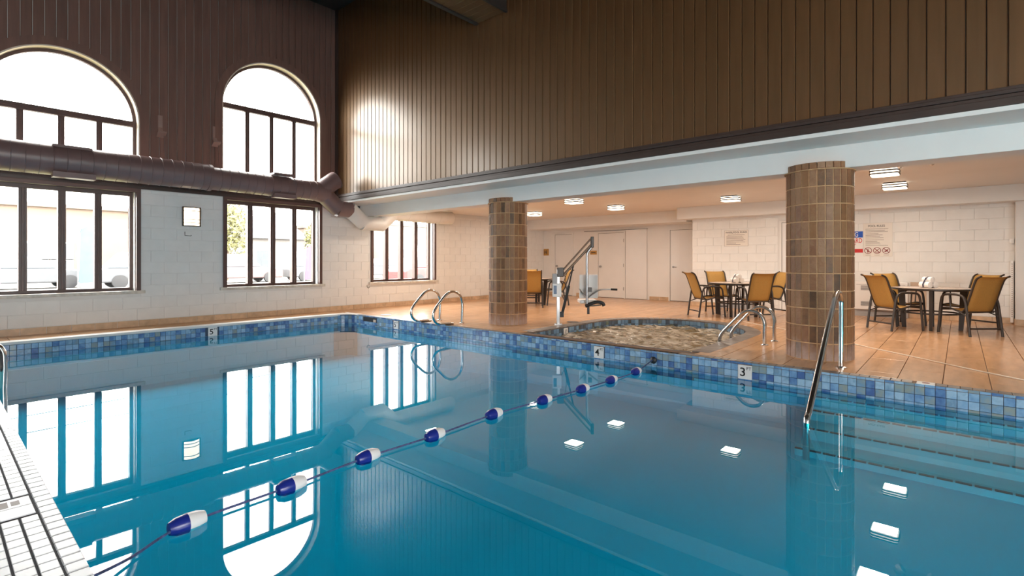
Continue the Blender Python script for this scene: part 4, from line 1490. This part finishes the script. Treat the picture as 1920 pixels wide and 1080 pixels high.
t = empty('rules_sign', (XS, 1.29, 1.58), label='pale pool rules sign with three red prohibition symbols', cat='sign')
MB().box(-.006, .002, -.25, .25, -.34, .36).obj('plate', M['sign'], t, bevel=.003)
put_text(t, 'POOL RULES', .062, M['ink'], .02, .295, -.0066, 'x', .82)
pr = MB()
for k in range(12):
    z = .235 - k * .029 - (.012 if k > 2 else 0) - (.012 if k > 6 else 0)
    l = rl.uniform(.2, .40)
    pr.box(-.0068, -.006, .21 - l, .21, z - .004, z + .004)
pr.obj('print_lines', M['greyink'], t)
for q in range(3):
    yc = .165 - q * .155
    zc = -.215
    r = MB()
    n = 28
    vs, fs = [], []
    for k in range(n):
        a = 2 * PI * k / n
        for rr in (.056, .068): vs.append((-.0072, yc + rr * math.cos(a), zc + rr * math.sin(a)))
    for k in range(n):
        j = (k + 1) % n
        fs.append((2 * k, 2 * k + 1, 2 * j + 1, 2 * j))
    r.add(vs, fs)
    r.add([(-.0072, yc + .045, zc + .035), (-.0072, yc + .035, zc + .045), (-.0072, yc - .045, zc - .035), (-.0072, yc - .035, zc - .045)], [(0, 1, 2, 3)])
    r.obj('symbol_ring', M['maroon'], t)
    f = MB()
    if q == 0: f.box(-.007, -.0062, yc - .010, yc + .014, zc - .04, zc + .02).box(-.007, -.0062, yc - .006, yc + .01, zc + .024, zc + .042)
    elif q == 1: f.add([(-.007, yc - .04, zc + .03), (-.007, yc - .03, zc + .038), (-.007, yc + .04, zc - .025), (-.007, yc + .03, zc - .033)], [(0, 1, 2, 3)]).box(-.007, -.0062, yc - .03, yc + .03, zc - .045, zc - .037)
    else: f.box(-.007, -.0062, yc - .03, yc + .005, zc - .008, zc + .016).box(-.007, -.0062, yc - .005, yc + .03, zc - .03, zc - .004).box(-.007, -.0062, yc - .038, yc - .022, zc + .016, zc + .032)
    f.obj('symbol_figure', M['maroon'], t)
    MB().box(-.0068, -.006, yc - .045, yc + .045, zc - .098, zc - .09).obj('caption_line', M['greyink'], t)

t = empty('warning_sign', (XS, 1.87, 1.55), label='white warning sign with blue header, mostly hidden behind the near column', cat='sign')
MB().box(-.006, .002, -.34, .34, -.235, .235).obj('plate', M['signw'], t, bevel=.003)
MB().box(-.0072, -.006, -.325, .325, .095, .225).obj('blue_band', M['blueink'], t)
MB().box(-.0072, -.006, -.325, .325, -.225, -.145).obj('red_band', M['redink'], t)
put_text(t, 'WARNING', .135, M['signw'], -.01, .155, -.0080, 'x', .72)
put_text(t, 'NO LIFEGUARD', .135, M['redink'], 0, .025, -.0070, 'x', .66)
put_text(t, 'ON DUTY', .125, M['redink'], -.01, -.085, -.0070, 'x', .66)

for (y, z, wd, ht, lb, fig) in ((10.77, 1.455, .13, .115, 'square ochre pictogram sign left of the far white door', True), (8.85, 1.42, .12, .062, 'small ochre oblong room sign beside the hinged door', False)):
    t = empty('room_sign', (X1 - .004, y, z), label=lb, cat='sign')
    MB().box(-.008, .003, -wd, wd, -ht, ht).obj('plate', M['gold'], t, bevel=.003)
    if fig:
        f = MB()
        for q in (-.035, .035): f.box(-.010, -.008, q - .013, q + .013, -.06, .03).box(-.010, -.008, q - .012, q + .012, .038, .062)
        f.box(-.010, -.008, -.02, .02, -.008, .012)
        f.obj('figures', M['bronze'], t)
    else:
        MB().box(-.0095, -.008, -.08, .08, -.012, .012).obj('print_line', M['bronze'], t)


# wall units below
def wall_unit(y0, y1, label):
    t = empty('wall_heater', (X2 - .004, (y0 + y1) / 2, 0), label=label, cat='heater')
    h = (y1 - y0) / 2
    MB().box(-.20, 0, -h, h, .14, .72).obj('cabinet', M['plastic'], t, bevel=.012)
    MB().box(-.16, 0, -h, h, .0, .14).obj('plinth', M['grille'], t)
    for z0, z1 in ((.54, .64), (.22, .31)):
        for k in range(4):
            zz = z0 + (z1 - z0) * (k + .5) / 4
            MB().box(-.206, -.198, h - .32, h - .12, zz - .008, zz + .008).box(-.206, -.198, -h + .1, -h + .3, zz - .008, zz + .008).obj('louvre', M['grille'], t)
    MB().box(-.204, -.199, -h + .04, h - .04, .655, .66).obj('lid_line', M['grille'], t)


wall_unit(.78, 1.68, 'white wall heater with grey grilles behind the right-hand table')
wall_unit(3.70, 4.45, 'white wall heater with grey grilles behind the table under the rules sign')
o = MB().box(X2 - .03, X2 - .004, .50, .75, .12, .72).obj('wall_panel', M['beige'], bevel=.005)
tag(o, 'flat beige panel on the wall beside the white heater', 'panel')
t = empty('shelf_standard', (12.99, -.70, 0), label='white slotted metal upright at the right end of the back wall', cat='upright')
MB().box(-.03, .05, -.03, .01, .03, 1.15).obj('post', M['plastic'], t, bevel=.003)
sl_ = MB().box(-.0312, -.029, -.016, -.006, -.011, .011).mesh('slot', M['greyink'])
for k in range(26): link('slot', sl_, t, (0, 0, .14 + k * .038))
o = MB().box(12.985, 13.05, -.74, -.68, 1.47, 1.55).box(12.98, 12.986, -.725, -.70, 1.50, 1.525).obj('call_switch', M['plastic'], bevel=.004)
tag(o, 'small white switch box high on the right wall end', 'switch')

# ================================================================ outside the windows
M['asphalt'] = mat('asphalt', (0.162, 0.158, 0.152), 0.9, var=0.1, scale=3)
M['lawn'] = mat('autumn_lawn', (0.142, 0.133, 0.057), 0.9, var=0.3, scale=5)
M['tanwall'] = mat('tan_brick_facade', (0.142, 0.104, 0.076), 0.8, var=0.08, scale=2)
M['palewall'] = mat('pale_facade', (0.180, 0.166, 0.153), 0.8, var=0.05)
M['roof'] = mat('slate_roof', (0.090, 0.090, 0.100), 0.8)
M['shopglass'] = mat('dark_shop_glass', (0.072, 0.081, 0.090), 0.35, var=0.1)
M['carA'] = mat('charcoal_car_paint', (0.072, 0.076, 0.083), 0.35)
M['carB'] = mat('maroon_car_paint', (0.108, 0.072, 0.072), 0.35)
M['carC'] = mat('red_car_paint', (0.240, 0.030, 0.030), 0.35)
M['leafA'] = mat('yellow_green_leaves', (0.126, 0.122, 0.045), 0.8, var=0.4, scale=4)
M['leafB'] = mat('orange_shrub_leaves', (0.160, 0.096, 0.035), 0.8, var=0.4, scale=6)
M['bark'] = mat('bark', (0.14, 0.10, 0.07), 0.9)
M['banb'] = mat('blue_banner', (0.063, 0.126, 0.198), 0.7)
M['banp'] = mat('pink_banner', (0.176, 0.072, 0.120), 0.7)
struct(MB().box(-60, 90, 11.5, 120, -.35, -.15).obj('ground_street', M['asphalt']), 'pale street and parking outside the windows')
struct(MB().box(-60, 90, 11.16, 17.5, -.3, -.10).obj('ground_lawn', M['lawn']), 'strip of autumn grass outside the windows')


def building(x0, x1, y0, h, wm_, label, wins, gable=False):
    t = empty('shop_building', ((x0 + x1) / 2, y0, -.15), label=label, cat='building', group='buildings across the street')
    a = (x1 - x0) / 2
    MB().box(-a, a, 0, 9, 0, h).obj('walls', wm_, t)
    if gable:
        MB().prism([(-a - .3, h), (a + .3, h), (0, h + 2.6)], 'y', -.4, 9.2).obj('roof', M['roof'], t)
    else:
        MB().box(-a - .15, a + .15, -.2, 9.1, h, h + .25).obj('roof', wm_, t)
    for (xa, xb, za, zb_) in wins:
        f = MB().box(xa - .08, xb + .08, -.06, 0, za - .08, zb_ + .08).obj('window', M['plastic'], t)
        MB().box(xa, xb, -.075, -.061, za, zb_).obj('pane', M['shopglass'], f)


building(-6, 12.0, 42, 4.6, M['tanwall'], 'tan flat-roofed shop seen through the left window', [(-.2 + k * 1.15, .75 + k * 1.15, .2, 1.35) for k in range(3)] + [(-.2 + k * 1.15, .75 + k * 1.15, 1.45, 2.4) for k in range(3)] + [(6.5, 8.0, .9, 2.2)])
building(15.2, 22.5, 44, 3.2, M['palewall'], 'pale gabled house seen through the middle window', [(-2.6, -1.4, .8, 2.1), (-.8, .3, .2, 2.2), (1.2, 2.6, .8, 2.1)], True)
building(23.2, 29, 46, 4.4, M['tanwall'], 'tan block seen at the right of the middle window', [(-1.5, 0, 1, 2.4)])
building(31.0, 46.0, 44, 5.0, M['palewall'], 'pale shop with large panes seen through the far window', [(-6.6 + k * 1.5, -5.4 + k * 1.5, .5, 2.6) for k in range(8)])


def car(x, y, rz, m, label, L_=4.5, H_=1.5):
    t = empty('parked_car', (x, y, -.15), rz, label=label, cat='car', group='cars parked in the street')
    l = L_ / 2
    MB().prism([(-l, .28), (l, .28), (l, .72), (l * .92, .86), (l * .48, .95), (-l * .9, .95), (-l, .8)], 'y', -.85, .85).obj('body', m, t, bevel=.06)
    MB().prism([(l * .45, .94), (l * .12, H_ - .04), (-l * .55, H_), (-l * .86, .94)], 'y', -.74, .74).obj('cabin', M['shopglass'], t, bevel=.05)
    MB().prism([(l * .10, H_ - .06), (l * .08, H_), (-l * .52, H_ + .03), (-l * .57, H_ - .05)], 'y', -.73, .73).obj('roof', m, t, bevel=.02)
    wmsh = MB().lathe([(.2, -.1), (.32, -.09), (.32, .09), (.2, .1)], n=20, M=Matrix.Rotation(PI / 2, 4, 'X')).mesh('wheel', M['black'], smooth=40)
    for sx in (-.62, .62):
        for sy in (-.8, .8): link('wheel', wmsh, t, (l * sx, sy, .32))


car(7.5, 31, 0, M['carA'], 'charcoal car parked behind the right panes of the left window', H_=1.7)
car(3.1, 33, .1, M['carA'], 'dark car close behind the middle panes of the left window')
car(12.6, 33, 0, M['carB'], 'maroon car behind the left pane of the middle window', H_=1.7)
car(17.6, 33, 0, M['carA'], 'dark car behind the second pane of the middle window')
car(22.3, 33, PI, M['carA'], 'dark car behind the right panes of the middle window')
car(18.3, 22, 0, M['carC'], 'red car close behind the far window')


def blob_tree(x, y, h, r, m, label, group, seed, trunk=True):
    t = empty('street_tree' if trunk else 'shrub', (x, y, -.15), label=label, cat='tree' if trunk else 'shrub', group=group)
    rg_ = random.Random(seed)
    b = MB()
    if trunk: MB().tube([(0, 0, 0), (.03, 0, h * .35), (-.04, 0, h * .7)], [.13, .10, .05], 8).obj('trunk', M['bark'], t)
    nleaf = 1500 if trunk else 260
    sz = .16 if trunk else .06
    for k in range(nleaf):
        v = Vector((rg_.gauss(0, 1), rg_.gauss(0, 1), rg_.gauss(0, 1))).normalized() * (rg_.random() ** .4)
        c = Vector((v.x * r, v.y * r, (h * .62 if trunk else h * .5) + v.z * (h * .40 if trunk else h * .5)))
        a1 = Vector((rg_.gauss(0, 1), rg_.gauss(0, 1), rg_.gauss(0, 1))).normalized()
        a2 = a1.orthogonal().normalized()
        b.add([c - a1 * sz, c + a2 * sz * .6, c + a1 * sz, c - a2 * sz * .6], [(0, 1, 2, 3)])
    me = bpy.data.meshes.new('foliage'); me.from_pydata(b.v, [], b.f); me.materials.append(m)
    link('foliage', me, t)


blob_tree(13.3, 37, 5.4, 1.5, M['leafA'], 'yellow-green tree behind the left pane of the middle window', 'street trees', 1)
blob_tree(20.6, 38, 4.6, 1.3, M['leafA'], 'yellow-green tree behind the right pane of the middle window', 'street trees', 2)
for i, (x, y, lb) in enumerate(((1.2, 17, 'orange shrub behind the second pane of the left window'), (3.25, 17, 'orange shrub behind the third pane of the left window'), (4.0, 17.2, 'orange shrub behind the right pane of the left window'), (7.1, 17.4, 'orange shrub low behind the first pane of the middle window'), (7.9, 17.5, 'orange shrub low behind the second pane of the middle window'), (8.6, 17.4, 'orange shrub low behind the third pane of the middle window'))):
    blob_tree(x, y, .55, .28, M['leafB'], lb, 'shrubs outside', 20 + i, False)


def banner(x, y, m, label, h=2.6):
    t = empty('feather_banner', (x, y, -.15), -.5, label=label, cat='banner')
    MB().tube([(0, 0, 0), (0, 0, h * .8), (.12, 0, h), (.3, 0, h * .99)], .02, 6).obj('pole', M['galv'], t)
    MB().prism([(.03, .5), (.6, .55), (.62, h * .7), (.5, h * .9), (.28, h * .98), (.08, h * .93)], 'y', -.006, .006).obj('cloth', m, t)


banner(3.55, 23.5, M['banb'], 'blue feather banner seen through the left window')
banner(.95, 22, M['banp'], 'pink feather banner at the left edge of the left window')
banner(10.6, 21, M['banp'], 'pink feather banner seen through the middle window', 2.0)
banner(20.6, 26, M['banb'], 'blue feather banner seen through the far window', 2.7)
for i, (z, lb) in enumerate(((5.6, 'lowest overhead cable outside the windows'), (6.7, 'middle overhead cable outside the windows'), (7.6, 'highest overhead cable outside the windows'))):
    pts = [(-25 + 10 * k, 33 + i * .4, z - 1.0 + .010 * (k - 4.5) ** 2 * 4) for k in range(10)]
    o = MB().tube(catmull(pts, 3), .022, 6).obj('overhead_cable', M['black'])
    tag(o, lb, 'cable', 'overhead cables')
